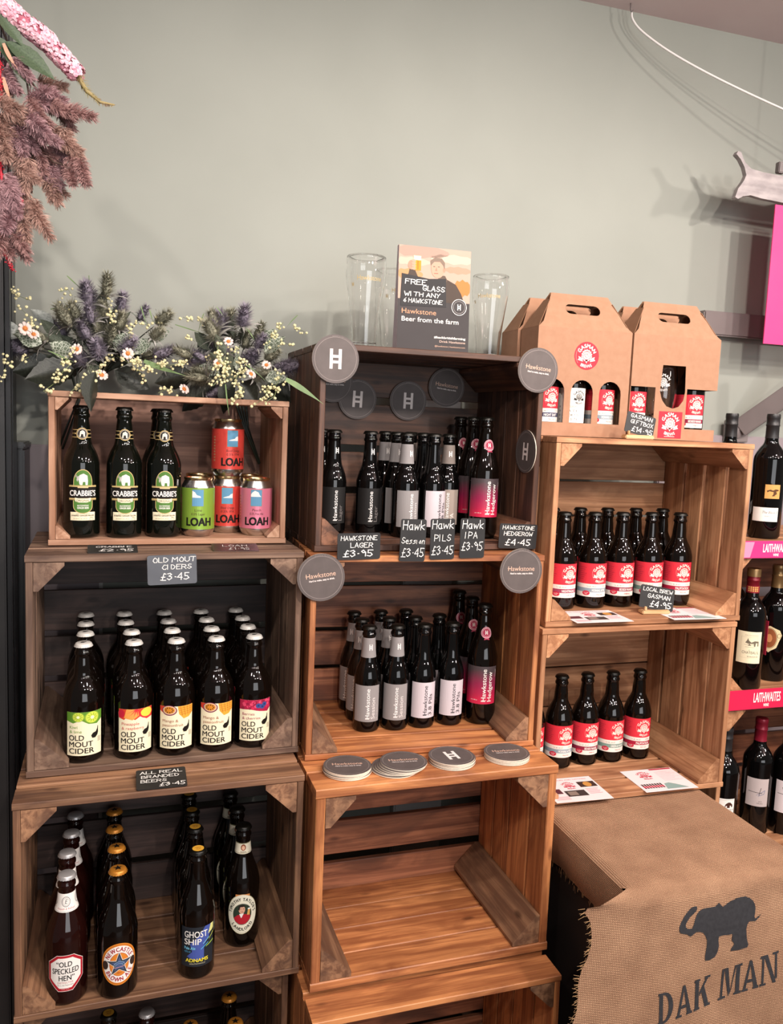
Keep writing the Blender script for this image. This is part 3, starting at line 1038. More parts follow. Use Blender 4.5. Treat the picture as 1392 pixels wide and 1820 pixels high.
def k_slim(kind):
    k = dict(slim0)
    k['labels'] = []
    bgc, t1c, t2c, l2 = {'lager': ('#1d1c1c', '#ece7e4', '#6f6a69', 'Lager'), 'session': ('#908b8b', '#f0ecea', '#d6d0cf', 'Session'),
                         'pils': ('#cfc5cb', '#2a2527', '#2a2527', '3.8 Pils'), 'ipa': ('#9d8f86', '#f0ecea', '#e0d8d2', 'IPA')}[kind]
    p = Print()
    bgm, t1, t2 = ink(bgc), ink(t1c), ink(t2c)
    p.rect(-.036, 0, .024, .079, bgm, 0)
    p.text('Hawkstone', .0005, .006, .0088, t1, 1, .066, rot=PI / 2, align='l', bold=.005)
    p.line([(-.0075, .0085), (.002, .0085)], .0008, t1, 2)
    p.text(l2, .0125, .006, .0088, t2, 1, {'Lager': .034, 'Session': .046, '3.8 Pils': .047, 'IPA': .02}[l2], rot=PI / 2, align='l', bold=.005)
    if kind == 'session':
        p.text('Lager', .0215, .006, .0070, ink('#a7a1a1'), 1, .032, rot=PI / 2, align='l')
    k['labels'].append(('front_label', p.build('front_label', cyl(k['R'], .024, .10), .004)))
    if kind in ('lager', 'session', 'ipa'):
        p = Print()
        if kind != 'lager':
            p.rect(-.030, 0, .030, .042, ink({'session': '#8f8a8a', 'ipa': '#7d726c'}[kind]), 0)
        ladder_h(p, .002, .022, .013, ink('#e6e1de'), 1)
        k['labels'].append(('neck_label', p.build('neck_label', cyl(k['R'], .160, .10), .003, vstep=.006)))
    return k


def k_hedge():
    r = .0335
    k = bottle_kind(.268, r, .142, [(.0325, .154), (.027, .176), (.0205, .196), (.0165, .214), (.0150, .232)], .0135, G_brown, M_crown_black)
    mt, nt, b = newmat('hedgerow_print')
    N, L = nt.nodes, nt.links
    tc = N.new('ShaderNodeTexCoord'); sp = N.new('ShaderNodeSeparateXYZ'); L.new(tc.outputs['Object'], sp.inputs[0])
    mr = N.new('ShaderNodeMapRange'); mr.inputs[1].default_value = .048; mr.inputs[2].default_value = .133
    L.new(sp.outputs['Z'], mr.inputs[0])
    nz = N.new('ShaderNodeTexNoise'); nz.inputs['Scale'].default_value = 28; L.new(tc.outputs['Object'], nz.inputs['Vector'])
    ad = N.new('ShaderNodeMath'); ad.operation = 'MULTIPLY_ADD'; ad.inputs[1].default_value = .35; ad.inputs[2].default_value = -.17
    L.new(nz.outputs['Fac'], ad.inputs[0])
    a2 = N.new('ShaderNodeMath'); a2.operation = 'ADD'; L.new(mr.outputs[0], a2.inputs[0]); L.new(ad.outputs[0], a2.inputs[1])
    rp = N.new('ShaderNodeValToRGB')
    rp.color_ramp.elements[0].position = .12; rp.color_ramp.elements[0].color = hx('#cc2249')
    rp.color_ramp.elements[1].position = .92; rp.color_ramp.elements[1].color = hx('#4a3f42')
    e = rp.color_ramp.elements.new(.5); e.color = hx('#93204a')
    L.new(a2.outputs[0], rp.inputs[0]); L.new(rp.outputs[0], b.inputs['Base Color']); b.inputs['Roughness'].default_value = .45
    p = Print()
    p.rect(-.045, 0, .030, .085, mt, 0)
    p.text('Hawkstone', .004, .006, .0100, Kwhite, 1, .073, rot=PI / 2, align='l', bold=.012); p.line([(-.005, .009), (.0055, .009)], .0009, Kwhite, 2)
    p.text('Hedgerow', .0175, .006, .0100, Kwhite, 1, .067, rot=PI / 2, align='l', bold=.012)
    p.text('cider 500 ml', -.030, .008, .0022, Kwhite, 1, align='l'); p.rect(.027, .060, .0275, .078, Kwhite, 1)
    lab(k, 'front_label', p, .048)
    p = Print()
    p.ell(0, 0, .0125, .0125, ink('#a8324f'), 0); p.ring(0, 0, .0118, .0118, .0008, ink('#f0d9de'), 1); p.ring(0, 0, .0092, .0092, .0006, ink('#f0d9de'), 1)
    p.poly([(-.004, -.011), (.004, -.011), (.005, -.016), (0, -.0145), (-.005, -.016)], ink('#a8324f'), 0)
    p.arc('LIMITED CUVEE', 0, 0, .0098, .0016, ink('#f0d9de'), 1, PI / 2, 3.0)
    ladder_h(p, 0, 0, .009, Kwhite, 1)
    lab(k, 'neck_seal', p, .206, .002, .12, vstep=.004)
    return k


# ---- local brewery bottles ----------------------------------------------------
def gas_logo(p, x, y, s, mat, layer=2, bgm=None):
    p.arc('GASMAN', x, y, .0102 * s, .0050 * s, mat, layer, PI / 2, 2.5, .03)
    p.arc('BREWS', x, y + .003 * s, .0195 * s, .0042 * s, mat, layer, -PI / 2, .95, .02, True)
    p.star(x, y, .0085 * s, .0070 * s, 14, mat, layer)
    bgm = bgm or ink('#d8303f')
    p.ring(x, y, .0062 * s, .0062 * s, .0007 * s, bgm, layer + 1, 20)
    p.ell(x, y + .0012 * s, .0030 * s, .0036 * s, mat, layer + 2, 14)
    p.ring(x, y + .0012 * s, .0036 * s, .0042 * s, .0006 * s, bgm, layer + 2, 14)
    for sg in (-1, 1):
        p.poly([(x + sg * .0007 * s, y + .004 * s), (x + sg * .0019 * s, y + .0012 * s), (x + sg * .0009 * s, y - .0012 * s)], bgm, layer + 3)
        p.poly([(x + sg * .006 * s, y - .004 * s), (x + sg * .0125 * s, y - .0015 * s), (x + sg * .0115 * s, y - .0045 * s), (x + sg * .0135 * s, y - .0065 * s), (x + sg * .0055 * s, y - .0085 * s)], mat, layer)
    p.poly([(x - .0022 * s, y - .006 * s), (x + .0022 * s, y - .006 * s), (x, y - .0108 * s)], mat, layer)


def k_gas(name, sub, band, white=False):
    k = dict(gas0)
    k['labels'] = []
    p = Print()
    red = ink('#d8303f')
    if white:
        p.rect(-.042, 0, .030, .078, Kwhite, 0)
        gas_logo(p, .012, .058, 1.0, Kblack, 1, Kwhite)
        for i, t in enumerate(('Too Scruffy', 'DATE', 'HOPS', 'TASTE')):
            p.hand(t.upper(), -.004, .034 - i * .0095, .0045, ink('#55504c'), 2, .034, wt=.1)
            p.rect(-.034, .034 - i * .0095, -.030, .038 - i * .0095, ink('#b9b4b0'), 1)
    else:
        p.rect(-.046, .030, .036, .078, red, 0)
        p.rect(-.046, 0, .036, .030, ink('#efe2d8'), 0)
        p.rect(-.046, .011, .036, .0205, ink(band), 1)
        p.text(name, .012, .0128, .0055, Kwhite, 2, .034, bold=.02)
        p.text(sub, .014, .0042, .0034, ink('#b4485c'), 2, .016)
        p.ell(-.018, .0085, .0085, .0055, ink('#c41f3c'), 3, 18); p.text('GLUTEN', -.018, .0085, .002, Kwhite, 4); p.text('FREE', -.018, .0055, .002, Kwhite, 4)
        p.hand('LocaL ne aS', -.006, .0235, .0032, ink('#3c3432'), 2, .022, wt=.09); p.text('BREWED IN', .024, .026, .0013, ink('#6a605c'), 2); p.text('SMALL BATCHES', .024, .0235, .0013, ink('#6a605c'), 2)
        for i in range(7):
            p.rect(-.040, .040 + i * .0045, -.026 + (i * 37 % 7) * .0012, .0412 + i * .0045, ink('#b3283a'), 1)
        gas_logo(p, .013, .0545, 1.3, ink('#f2dcd0'), 2)
        p.ring(.013, .0545, .0195, .0195, .0004, ink('#f2b0a8'), 1, 30, 2.4, 3.9)
    lab(k, 'front_label', p, .028)
    return k


# ---- wine -----------------------------------------------------------------------
def wine_kind(capsule_mat, h=.302, r=.0372, screw=True, z0=None):
    """Bordeaux bottle with a capsule over neck"""
    pr = [(0, .004), (r * .6, .002), (r * .9, 0), (r, .006)] + smooth_prof([(r, .16), (r, .188), (r * .93, .202), (r * .70, .218), (r * .46, .231), (.0150, .246), (.0142, .262)], 5) + [(.0138, h - .004), (0, h - .004)]
    k = {'h': h, 'r': r, 'R': prof_of(pr[3:-1]), 'glass': lathe('bottle_glass', pr, 36, G_black), 'labels': []}
    c = [(.0158, .236 if not screw else .243), (.0152, .25), (.0150, h - .030), (.0160, h - .029), (.0160, h - .026), (.0152, h - .025), (.0152, h - .012), (.0158, h - .011), (.0158, h - .004), (.0148, h), (0, h)]
    k['cap'] = lathe('capsule', c, 32, capsule_mat)
    k['capz'] = 0
    return k

# ================================================================== bottles in place
def face(x, y, extra=0.0):
    """turn of a bottle whose label looks back at a shopper standing at the middle of the shop, plus its own twist"""
    return math.atan2(-x, y) + math.radians(extra)


kg = k_ginger()
FA = 1.2195 + .0125
for i, (x, y) in enumerate([(-.104, 1.685), (-.026, 1.685), (.049, 1.690)]):
    put_bottle('ginger_beer_bottle', kg, 'black ginger beer bottle with green elephant label ' + ['beside the small crate end wall', 'between two others', 'beside the green can'][i], 'bottle', (x, y, FA), face(x, y, 4), 'ginger beers in the small crate')
put_bottle('ginger_beer_bottle', kg, 'black ginger beer bottle hidden behind the one beside the cans', 'bottle', (.040, 1.762, FA), face(.04, 1.76))

# ---- cans
def k_can(col, l1, l2, cloud):
    h, r = .1185, .0332
    pr = [(0, .004), (.022, .003), (.0235, 0), (.026, 0), (.0305, .006), (.0328, .011), (r, .015)]
    body = lathe('can_body', pr + [(r, .098), (.0322, .1015), (.0280, .1105), (.0272, .1125)], 40, M_alu)
    lid = lathe('lid', [(.0272, .1125), (.0282, .1150), (.0282, h - .0004), (.0274, h), (.0266, h - .0006), (.0260, h - .0040), (.0245, h - .0046), (0, h - .0042)], 40, M_goldalu)
    p = Print()
    mt = pm('can_' + col.strip('#'), col, .33, .25)
    p.rect(-PI * r + .0002, 0, PI * r - .0002, .083, mt, 0)
    bx = (-.012, .012, .043, .080) if False else None
    x0, x1, y0, y1 = -.0135, .0085, .047, .080
    p.rect(x0 - .0006, y0 - .0006, x1 + .0006, y1 + .0006, ink('#8a8f6a'), 1); p.rect(x0, y0, x1, y1, ink('#5f93b4'), 2)
    if cloud == 0:
        pts = [(x0, .0640), (x1 - .005, .0640), (x1 - .006, .067), (x0 + .009, .069), (x0 + .005, .075), (x0, .0775)]
    elif cloud == 1:
        pts = [(x0 + .002, .0590), (x1, .0590), (x1, .0685), (x1 - .004, .067), (x1 - .007, .0635), (x0 + .006, .061)]
    else:
        pts = [(x0, .0660), (x1 - .001, .0660), (x1 - .004, .069), (x1 - .007, .0755), (x0 + .008, .0785), (x0 + .003, .075), (x0, .071)]
    p.poly(pts, ink('#f1e6e4'), 3)
    tc = ink('#4a2a26')
    p.hand(l1, -.002, .0365, .0052, tc, 2, .0235, wt=.1) if False else p.text(l1, -.0015, .0360, .0052, tc, 2, min(.028, .0035 * len(l1)), slant=.08)
    p.text(l2, -.0015, .0285, .0048, tc, 2, .0275, slant=.08)
    p.text('LOAH', .000, .0075, .0160, Kblack, 3, .050, bold=.045)
    for i in range(9):
        p.rect(-.046, .016 + i * .006, -.041, .0195 + i * .006, ink('#b07a5a'), 1)
    wrap = p.build('printed_sleeve', cyl(r, .0150), .004, base=.0002)
    return body, lid, wrap


def put_can(k, label, loc, rz, group=None):
    t = thing('drink_can', label, 'can', loc, rz, group)
    obj('can_body', k[0], t); l = obj('lid', k[1], t); obj('printed_sleeve', k[2], t)
    tab = obj('ring_pull', CAN_TAB, l, (.004, 0, .1146))
    return t


bm = bmesh.new()
for k in range(16):
    a = 2 * PI * k / 16
    for rr_ in ((.0075, .0085), (.0045, .0052)):
        bm.verts.new((rr_[0] * math.cos(a), rr_[1] * math.sin(a), .0008))
bm.verts.ensure_lookup_table()
for k in range(16):
    k2 = (k + 1) % 16
    bm.faces.new((bm.verts[2 * k], bm.verts[2 * k2], bm.verts[2 * k2 + 1], bm.verts[2 * k + 1]))
bmesh.ops.solidify(bm, geom=bm.faces[:], thickness=.0008)
CAN_TAB = from_bm(bm, 'ring_pull', [M_goldalu])
kc_g, kc_r, kc_p = k_can('#86a83e', 'Lime', '0.5% Lager', 0), k_can('#d2453c', 'Blood Orange', '0.5% IPA', 1), k_can('#d97b92', 'Peach', '0.5% Pale Ale', 2)
put_can(kc_g, 'green lime beer can in the front of the small crate', (.117, 1.700, FA), face(.117, 1.7, 4))
put_can(kc_p, 'pink peach beer can in the front of the small crate', (.236, 1.712, FA), face(.236, 1.71, 6))
put_can(kc_r, 'red blood orange beer can at the bottom, carrying another red can', (.180, 1.752, FA), face(.18, 1.75, 6))
put_can(kc_r, 'red blood orange beer can stacked on top of another can', (.180, 1.750, FA + .1188), face(.18, 1.75, 22))
put_can(kc_g, 'can of beer hidden behind the green can', (.126, 1.800, FA), .5)
put_can(kc_p, 'can of beer hidden behind the pink can', (.234, 1.800, FA), .8)

# ---- ciders
cider_base0 = cider_base()
KC = {'kiwi': k_cider('kiwi', 'Kiwi', '& lime', '#6f9a48'), 'pine': k_cider('pine', 'Pineapple', '& raspberry', '#c2454a'), 'mango': k_cider('mango', 'Mango &', 'passionfruit', '#a06048'), 'berry': k_cider('berry', 'Berries', '& cherries', '#9a3458')}
FB = .811 + .0128
om = [[(-0.095, 1.590), (-0.096, 1.668), (-0.100, 1.748), (-0.104, 1.826)], [(-0.005, 1.590), (-0.010, 1.668), (-0.022, 1.748), (-0.026, 1.826)], [(0.073, 1.591), (0.068, 1.669), (0.063, 1.748), (0.057, 1.826)], [(0.149, 1.594), (0.146, 1.672), (0.142, 1.750), (0.136, 1.828)], [(0.224, 1.600), (0.221, 1.678), (0.219, 1.754), (0.213, 1.832)]]
fl = ['kiwi', 'pine', 'mango', 'mango', 'berry']
fname = ['kiwi and lime', 'pineapple and raspberry', 'mango and passionfruit', 'mango and passionfruit', 'berries and cherries']
nxt = ['', '', ' beside the pineapple one', ' beside the berry one', '']
tw = [3, 8, 3, 6, 10]
for i, colm in enumerate(om):
    for j, (x, y) in enumerate(colm):
        if j == 0:
            lb, gp = 'brown cider bottle with cream %s label and white cap%s' % (fname[i], nxt[i]), None
        else:
            lb, gp = 'white-capped cider bottle, %s in the column behind the %s one%s' % (['', 'second', 'third', 'last'][j], fname[i].split(' and')[0], nxt[i]), 'ciders queued behind bottle %s' % 'one two three four five'.split()[i]
        put_bottle('cider_bottle', KC[fl[i]], lb, 'bottle', (x, y, FB), face(x, y, tw[i]), gp)

# ---- ales
KA = {'hen': k_hen(), 'brown': k_brown(), 'ship': k_ship(), 'lord': k_lord()}
FC = .409 + .0128
al = {'hen': [(-0.117, 1.484), (-0.122, 1.561), (-0.120, 1.637), (-0.118, 1.712)], 'brown': [(-0.030, 1.480), (-0.034, 1.560), (-0.040, 1.637), (-0.042, 1.713)], 'ship': [(0.113, 1.497), (0.113, 1.583), (0.111, 1.656), (0.110, 1.731)], 'lord': [(0.207, 1.572), (0.203, 1.648), (0.197, 1.724)]}
desc = {'hen': ('red-brown ale bottle with white octagonal label bordered in red, white neck label and silver cap', 'silver-capped ale bottle with white neck label behind the octagonal-label bottle', -4),
        'brown': ('brown ale bottle with orange oval label and blue star, orange cap', 'orange-capped ale bottle behind the star-label bottle', 5),
        'ship': ('brown pale ale bottle with dark blue label, white lettering and yellow cap', 'yellow-capped ale bottle behind the dark blue label bottle', 3),
        'lord': ('brown ale bottle with oval cream portrait label and cream neck label', 'dark-capped ale bottle behind the oval portrait label bottle', 2)}
for k_, lst in al.items():
    for j, (x, y) in enumerate(lst):
        put_bottle('ale_bottle', KA[k_], desc[k_][0] if j == 0 else ['', 'second', 'third', 'fourth'][j] + ' in its column, ' + desc[k_][1], 'bottle', (x, y, FC), face(x, y, desc[k_][2]), None if j == 0 else 'ales behind the ' + k_)
for (x, y, k_, lb) in [(-.05, 1.637, 'ship', 'dark bottle in the lowest crate behind the red-bordered ale column'), (.025, 1.639, 'hen', 'silver-capped bottle in the lowest crate beside the black cabinet'), (.109, 1.58, 'brown', 'orange-capped bottle in the lowest crate, under the dark blue label ale'),
                      (.194, 1.645, 'brown', 'orange-capped bottle in the back row of the lowest crate'), (.198, 1.565, 'brown', 'orange-capped bottle in the front row of the lowest crate')]:
    put_bottle('ale_bottle', KA[k_], lb, 'bottle', (x, y, .0135), face(x, y))

# ---- slim beers
slim0 = bottle_kind(.2275, .0288, .112, [(.0280, .121), (.0235, .137), (.0180, .151), (.0155, .168), (.0142, .188)], .0132, G_black, M_crown_black)
KS = {n: k_slim(n) for n in ('lager', 'session', 'pils', 'ipa')}
KH = k_hedge()
FD = 1.216 + .0128
FE = .805 + .0128
for (kd, x, y, z, lb, gp, ex) in [
    ('lager', .410, 1.752, FD, 'slim black lager bottle standing at the end of the dark crate row', None, 14), ('lager', .396, 1.815, FD, 'slim black lager bottle behind the end one in the dark crate', None, 0),
    ('lager', .487, 1.735, FD, 'slim black lager bottle above the lager price sign in the dark crate', None, 12),
    ('session', .557, 1.690, FD, 'slim grey-label session bottle behind the session price sign', None, 30), ('session', .553, 1.752, FD, 'grey-label session bottle second in its column in the dark crate', None, 20), ('session', .545, 1.815, FD, 'grey-label session bottle at the back of the dark crate', None, 15),
    ('ipa', .612, 1.828, FD, 'slim dark bottle at the back of the dark crate behind the white-label beer', None, 0),
    ('pils', .620, 1.692, FD, 'slim white-label pils bottle behind the pils price sign', None, 38), ('pils', .619, 1.762, FD, 'white-label pils bottle second in its column in the dark crate', None, 20),
    ('ipa', .6705, 1.7330, FD, 'slim taupe-label bottle beside the tall red-label bottle in the dark crate', None, 5),
    ('session', .474, 1.642, FE, 'grey-label session bottle at the end of the front row above the beer mats', None, 6), ('session', .474, 1.705, FE, 'grey-label session bottle second in the end column', 'queued end sessions', -25), ('session', .474, 1.772, FE, 'grey-label session bottle last in the end column', 'queued end sessions', -30),
    ('session', .537, 1.640, FE, 'grey-label session bottle next to the white-label pils in the lower crate', None, 6), ('session', .538, 1.708, FE, 'grey-label session bottle second in the column beside the pils', 'queued middle sessions', 5), ('session', .538, 1.775, FE, 'grey-label session bottle last in the column beside the pils', 'queued middle sessions', 5),
    ('pils', .599, 1.641, FE, 'white-label pils bottle beside the grey sessions in the lower crate', None, 18), ('pils', .600, 1.708, FE, 'dark slim bottle second in the pils column beside the sessions', 'queued pils', 10), ('pils', .600, 1.776, FE, 'dark slim bottle last in the pils column beside the sessions', 'queued pils', 10),
    ('pils', .666, 1.644, FE, 'white-label pils bottle beside the red-label bottle in the lower crate', None, 18), ('pils', .663, 1.722, FE, 'dark slim bottle behind the pils beside the red-label bottle', None, 10)]:
    put_bottle('beer_bottle', KS[kd], lb, 'bottle', (x, y, z), face(x, y, ex), gp)
for (x, y, z, lb, ex) in [(.738, 1.682, FD, 'tall bottle with red to grey label at the front of the dark crate', 20), (.736, 1.752, FD, 'tall red-seal bottle second in its column in the dark crate', 22), (.732, 1.822, FD, 'tall red-seal bottle at the back of the dark crate', 25),
                          (.739, 1.640, FE, 'tall bottle with red to grey label at the front of the lower crate', 12), (.738, 1.712, FE, 'tall red-seal bottle second in its column in the lower crate', 14), (.735, 1.784, FE, 'tall red-seal bottle at the back of the lower crate', 16)]:
    put_bottle('tall_bottle', KH, lb, 'bottle', (x, y, z), face(x, y, ex))

# ---- local brewery
gas0 = bottle_kind(.2225, .0340, .110, [(.0330, .122), (.0275, .140), (.0210, .153), (.0168, .164), (.0158, .180)], .0140, G_brown, M_crown_black)
KG = {'ipa': k_gas('NIGHTINGALE', 'I.P.A.', '#9a3f5a'), 'pale': k_gas('MORNING AFTER', 'PALE ALE', '#8c9aa4'), 'amber': k_gas('BEDSIDE MANNER', 'AMBER ALE', '#8c2440'), 'green': k_gas('GREEN & WHITE', 'PALE ALE', '#7f9a90'), 'red': k_gas('PALPITATION', 'RED ALE', '#a8203c'), 'navy': k_gas('NIGHT SHIFT', 'PALE ALE', '#3a3c58'), 'white': k_gas('', '', '', True)}
FH = 1.054 + .0128
FI = .656 + .0128
gl = 'stubby red-label bottle with %s band, in the crate under the gift boxes'
for (kd, x, y, z, lb, gp, ex) in [
    ('ipa', .937, 1.665, FH, gl % 'purple', None, 14), ('pale', 1.016, 1.665, FH, gl % 'blue-grey', None, 14), ('amber', 1.092, 1.668, FH, gl % 'dark red', None, 14), ('green', 1.172, 1.668, FH, gl % 'sage green', None, 14), ('red', 1.249, 1.665, FH, gl % 'crimson', None, 10),
    ('pale', .955, 1.755, FH, 'stubby brown bottle at the end of the back row, beside the dark crate', 'back row under the gift boxes', 0), ('pale', 1.033, 1.762, FH, 'stubby brown bottle in the back row between the purple and blue-grey bands', 'back row under the gift boxes', 0), ('pale', 1.109, 1.762, FH, 'stubby brown bottle in the back row between the blue-grey and dark red bands', 'back row under the gift boxes', 0),
    ('pale', 1.190, 1.762, FH, 'stubby brown bottle in the back row between the dark red and green bands', 'back row under the gift boxes', 0), ('pale', 1.264, 1.757, FH, 'stubby brown bottle in the back row behind the crimson band bottle', 'back row under the gift boxes', 0),
    ('pale', .900, 1.700, FI, 'stubby brown bottle half hidden behind the crate edge, above the hessian', None, 10), ('pale', .978, 1.702, FI, 'stubby brown bottle with blue-grey label band, above the hessian sack', None, 12), ('amber', 1.050, 1.705, FI, 'stubby brown bottle with dark red label band, above the hessian sack', None, 14), ('green', 1.122, 1.707, FI, 'stubby brown bottle with sage green label band, above the hessian sack', None, 18), ('red', 1.200, 1.709, FI, 'stubby brown bottle with crimson label band, above the hessian sack', None, 12)]:
    put_bottle('stubby_bottle', KG[kd], lb, 'bottle', (x, y, z), face(x, y, ex), gp)

# ---- wines
C_blk, C_red, C_gold, C_mag = pm('capsule_black', '#2a2829', .4, .2), pm('capsule_red', '#7a1424', .35, .3), pm('capsule_bronze', '#9a7a50', .35, .5), pm('capsule_wine', '#8a1c30', .35, .2)


def wine(cm, lb, loc, rz, arts, extra=None, group=None):
    k = wine_kind(cm)
    for nm, p, z in arts:
        lab(k, nm, p, z)
    t = put_bottle('wine_bottle', k, lb, 'wine bottle', loc, rz, group)
    return t, k


p1 = Print(); p1.rect(-.036, 0, .026, .034, Kwhite, 0); p1.rect(-.036, .0015, .026, .0019, ink('#c9b9b4'), 1); p1.text('The Black B', .005, .0195, .0062, ink('#5a504e'), 1, .036, slant=.3); p1.text('SHIRAZ  2020', .008, .0115, .0028, ink('#8d8280'), 1, .028); p1.text('AUSTRALIA', .012, .005, .0022, ink('#8d8280'), 1)
p2 = Print(); p2.rect(-.010, 0, .026, .034, ink('#cf9a58'), 0); p2.poly([(-.006, .019), (.002, .022), (.008, .020), (.014, .023), (.022, .022), (.022, .019), (.016, .018), (.018, .012), (.012, .007), (.017, .006), (.006, .006), (.009, .010), (.010, .016), (.000, .018), (-.004, .015)], ink('#57371f'), 1)
wx, wy = 1.478, 1.645
WT1 = .8355 + .396
wine(C_blk, 'wine bottle with white label and orange sheep-style picture label on top of the wine stack', (wx, wy, WT1 + .0006), face(wx, wy, 8), [('front_label', p1, .042), ('picture_label', p2, .098)])
wine(C_blk, 'wine bottle with black screw cap, half hidden behind the tan crate on the wine stack', (1.445, 1.752, WT1 + .0006), face(1.44, 1.75), [('front_label', p1, .042)])
p3 = Print(); p3.rect(-.030, 0, .030, .080, ink('#e9dfc0'), 0); p3.ring(0, .04, .0275, .0375, .0004, ink('#a89a78'), 1, 4, PI / 4, PI / 4 + 2 * PI)
p3.text('CHATEAU L', .004, .024, .0068, ink('#5c5348'), 1, .040); p3.line([(-.0005, .0325), (.0015, .0345)], .0008, ink('#5c5348'), 1); p3.text('BORDEAUX', .010, .0155, .0034, ink('#6a6052'), 1, .026); p3.text('GRAND VIN DE BORDEAUX', .004, .070, .0018, ink('#8a806c'), 1)
p3.poly([(-.010, .052), (-.006, .058), (-.004, .064), (-.002, .058), (.004, .053), (.012, .057), (.022, .056), (.022, .044), (.019, .044), (.019, .052), (.015, .052), (.014, .043), (.011, .043), (.010, .050), (.000, .050), (.004, .045), (-.004, .045), (.0, .049)], ink('#6f6656'), 1)
p3.line([(-.012, .047), (.010, .0475)], .0006, ink('#8a806c'), 1); p3.line([(-.010, .041), (.012, .041)], .0006, ink('#8a806c'), 1)
WF1 = .8355 + .0128
tw_, kw_ = wine(C_red, 'wine bottle with cream château label, red neck foil and a swing tag', (1.470, 1.655, WF1), face(1.47, 1.655, 6), [('front_label', p3, .070)])
pn = Print(); pn.rect(-.020, 0, .020, .016, ink('#8a2a30'), 0)
for i in range(5):
    for j in range(3):
        pn.rect(-.012 + i * .0052, .002 + j * .0045, -.0085 + i * .0052, .005 + j * .0045, ink('#d9a860'), 1)
obj('neck_foil_print', pn.build('neck_foil_print', cyl(.0157, .245), .003), tw_)
obj('foil_top', lathe('foil_top', [(.0166, .284), (.0166, .301), (.0155, .3035), (0, .3035)], 28, C_gold), tw_)
# swing tag on a cord
tag_o = thing('swing_tag', 'dark red card tag hanging on a white cord from the château wine', 'tag', (1.470, 1.655, WF1))
obj('cord', tube('cord', [(-.030, -.012, .192), (-.026, -.016, .199), (-.013, -.024, .200), (0, -.028, .199), (.015, -.027, .195), (.030, -.023, .186), (.0405, -.014, .175)], .0008, 5, pm('white_cord', '#d9d6d2', .7)), tag_o)
obj('card', box_mesh('card', .0395, -.020, .085, .0407, .024, .172, pm('dark_red_card', '#a8243c', .5)), tag_o)
p4 = Print()
oc = ink('#d8c49a')
p4.poly([(-.024, .030), (-.030, .045), (-.024, .058), (-.014, .062), (0, .068), (.014, .062), (.024, .058), (.030, .045), (.024, .030), (.018, .012), (.006, .004), (0, -.002), (-.006, .004), (-.018, .012)], oc, 0)
p4.ell(0, .036, .017, .025, ink('#8a4f2c'), 1); p4.ring(0, .036, .019, .027, .0012, ink('#7a6640'), 1)
for s in (-1, 1):
    p4.ring(s * .023, .044, .005, .006, .001, ink('#6a5636'), 1, 14)
p4.ell(0, .036, .007, .011, ink('#c98a5a'), 2, 14)
wine(C_gold, 'wine bottle with ornate gold shield label in the upper wine crate', (1.592, 1.705, WF1), face(1.59, 1.7, -12), [('shield_label', p4, .078)])
wine(C_blk, 'dark wine bottle standing behind the château wine', (1.522, 1.780, WF1), face(1.52, 1.78), [])
WF2 = .439 + .0128
p5 = Print(); p5.rect(-.034, 0, .026, .064, Kwhite, 0); p5.line([(-.034, .058), (-.022, .062), (-.010, .0605), (.026, .0605)], .0006, ink('#b9a9a4'), 1)
p5.text('BARON DE B', .006, .034, .0042, ink('#4a403c'), 1, .036); p5.text('RIOJA', .010, .027, .0040, ink('#4a403c'), 1, .014); p5.text('RESERVA', .010, .021, .0024, ink('#8a807c'), 1)
p5.poly([(-.0, .042), (.002, .050), (.008, .055), (.014, .055), (.020, .049), (.020, .043), (.017, .043), (.016, .047), (.013, .047), (.013, .041), (.006, .041), (.006, .046), (.003, .046), (.002, .042)], ink('#4a2a20'), 1)
wine(C_blk, 'wine bottle with white label and black capsule beside the hessian sack', (1.414, 1.636, WF2), face(1.41, 1.63, 14), [('front_label', p5, .066)])
p6 = Print(); p6.rect(-.026, 0, .030, .074, ink('#bfb0ae'), 0); p6.line([(-.020, .038), (.014, .036)], .0011, Kblack, 1); p6.line([(.006, .030), (.010, .050)], .0011, Kblack, 1); p6.line([(.000, .030), (.020, .044), (.018, .034), (.004, .028)], .0009, ink('#3c5a8a'), 1)
p6.text('2019', .010, .012, .003, ink('#6a6060'), 1); p6.text('MALBEC', .010, .007, .003, ink('#6a6060'), 1)
wine(C_mag, 'red-capped wine bottle with grey signature label in the lower wine crate', (1.552, 1.672, WF2), face(1.55, 1.67, 4), [('front_label', p6, .078)])
wine(C_mag, 'red-capped wine bottle with grey label behind the black-capsule one', (1.485, 1.745, WF2), face(1.485, 1.745, 12), [('front_label', p6, .078)])
p7 = Print(); p7.rect(-.030, 0, .030, .085, ink('#e2d3d4'), 0); p7.line([(-.024, .050), (.020, .050)], .0012, Kblack, 1); p7.text('VINO', 0, .06, .008, Kblack, 1)
wine(C_mag, 'wine bottle with plain pale pink label in the lower wine crate', (1.629, 1.652, WF2), face(1.63, 1.65, 10), [('front_label', p7, .060)])

# ================================================================== chalk signs
M_slate = noisy('slate_card', '#1c1b1c', '#242324', 30, .55, .03)
M_chalk = pm('chalk_ink', '#e9e6e2', .7)
M_slate2 = noisy('slate_card_shiny', '#3a3230', '#443a36', 20, .35, .03)


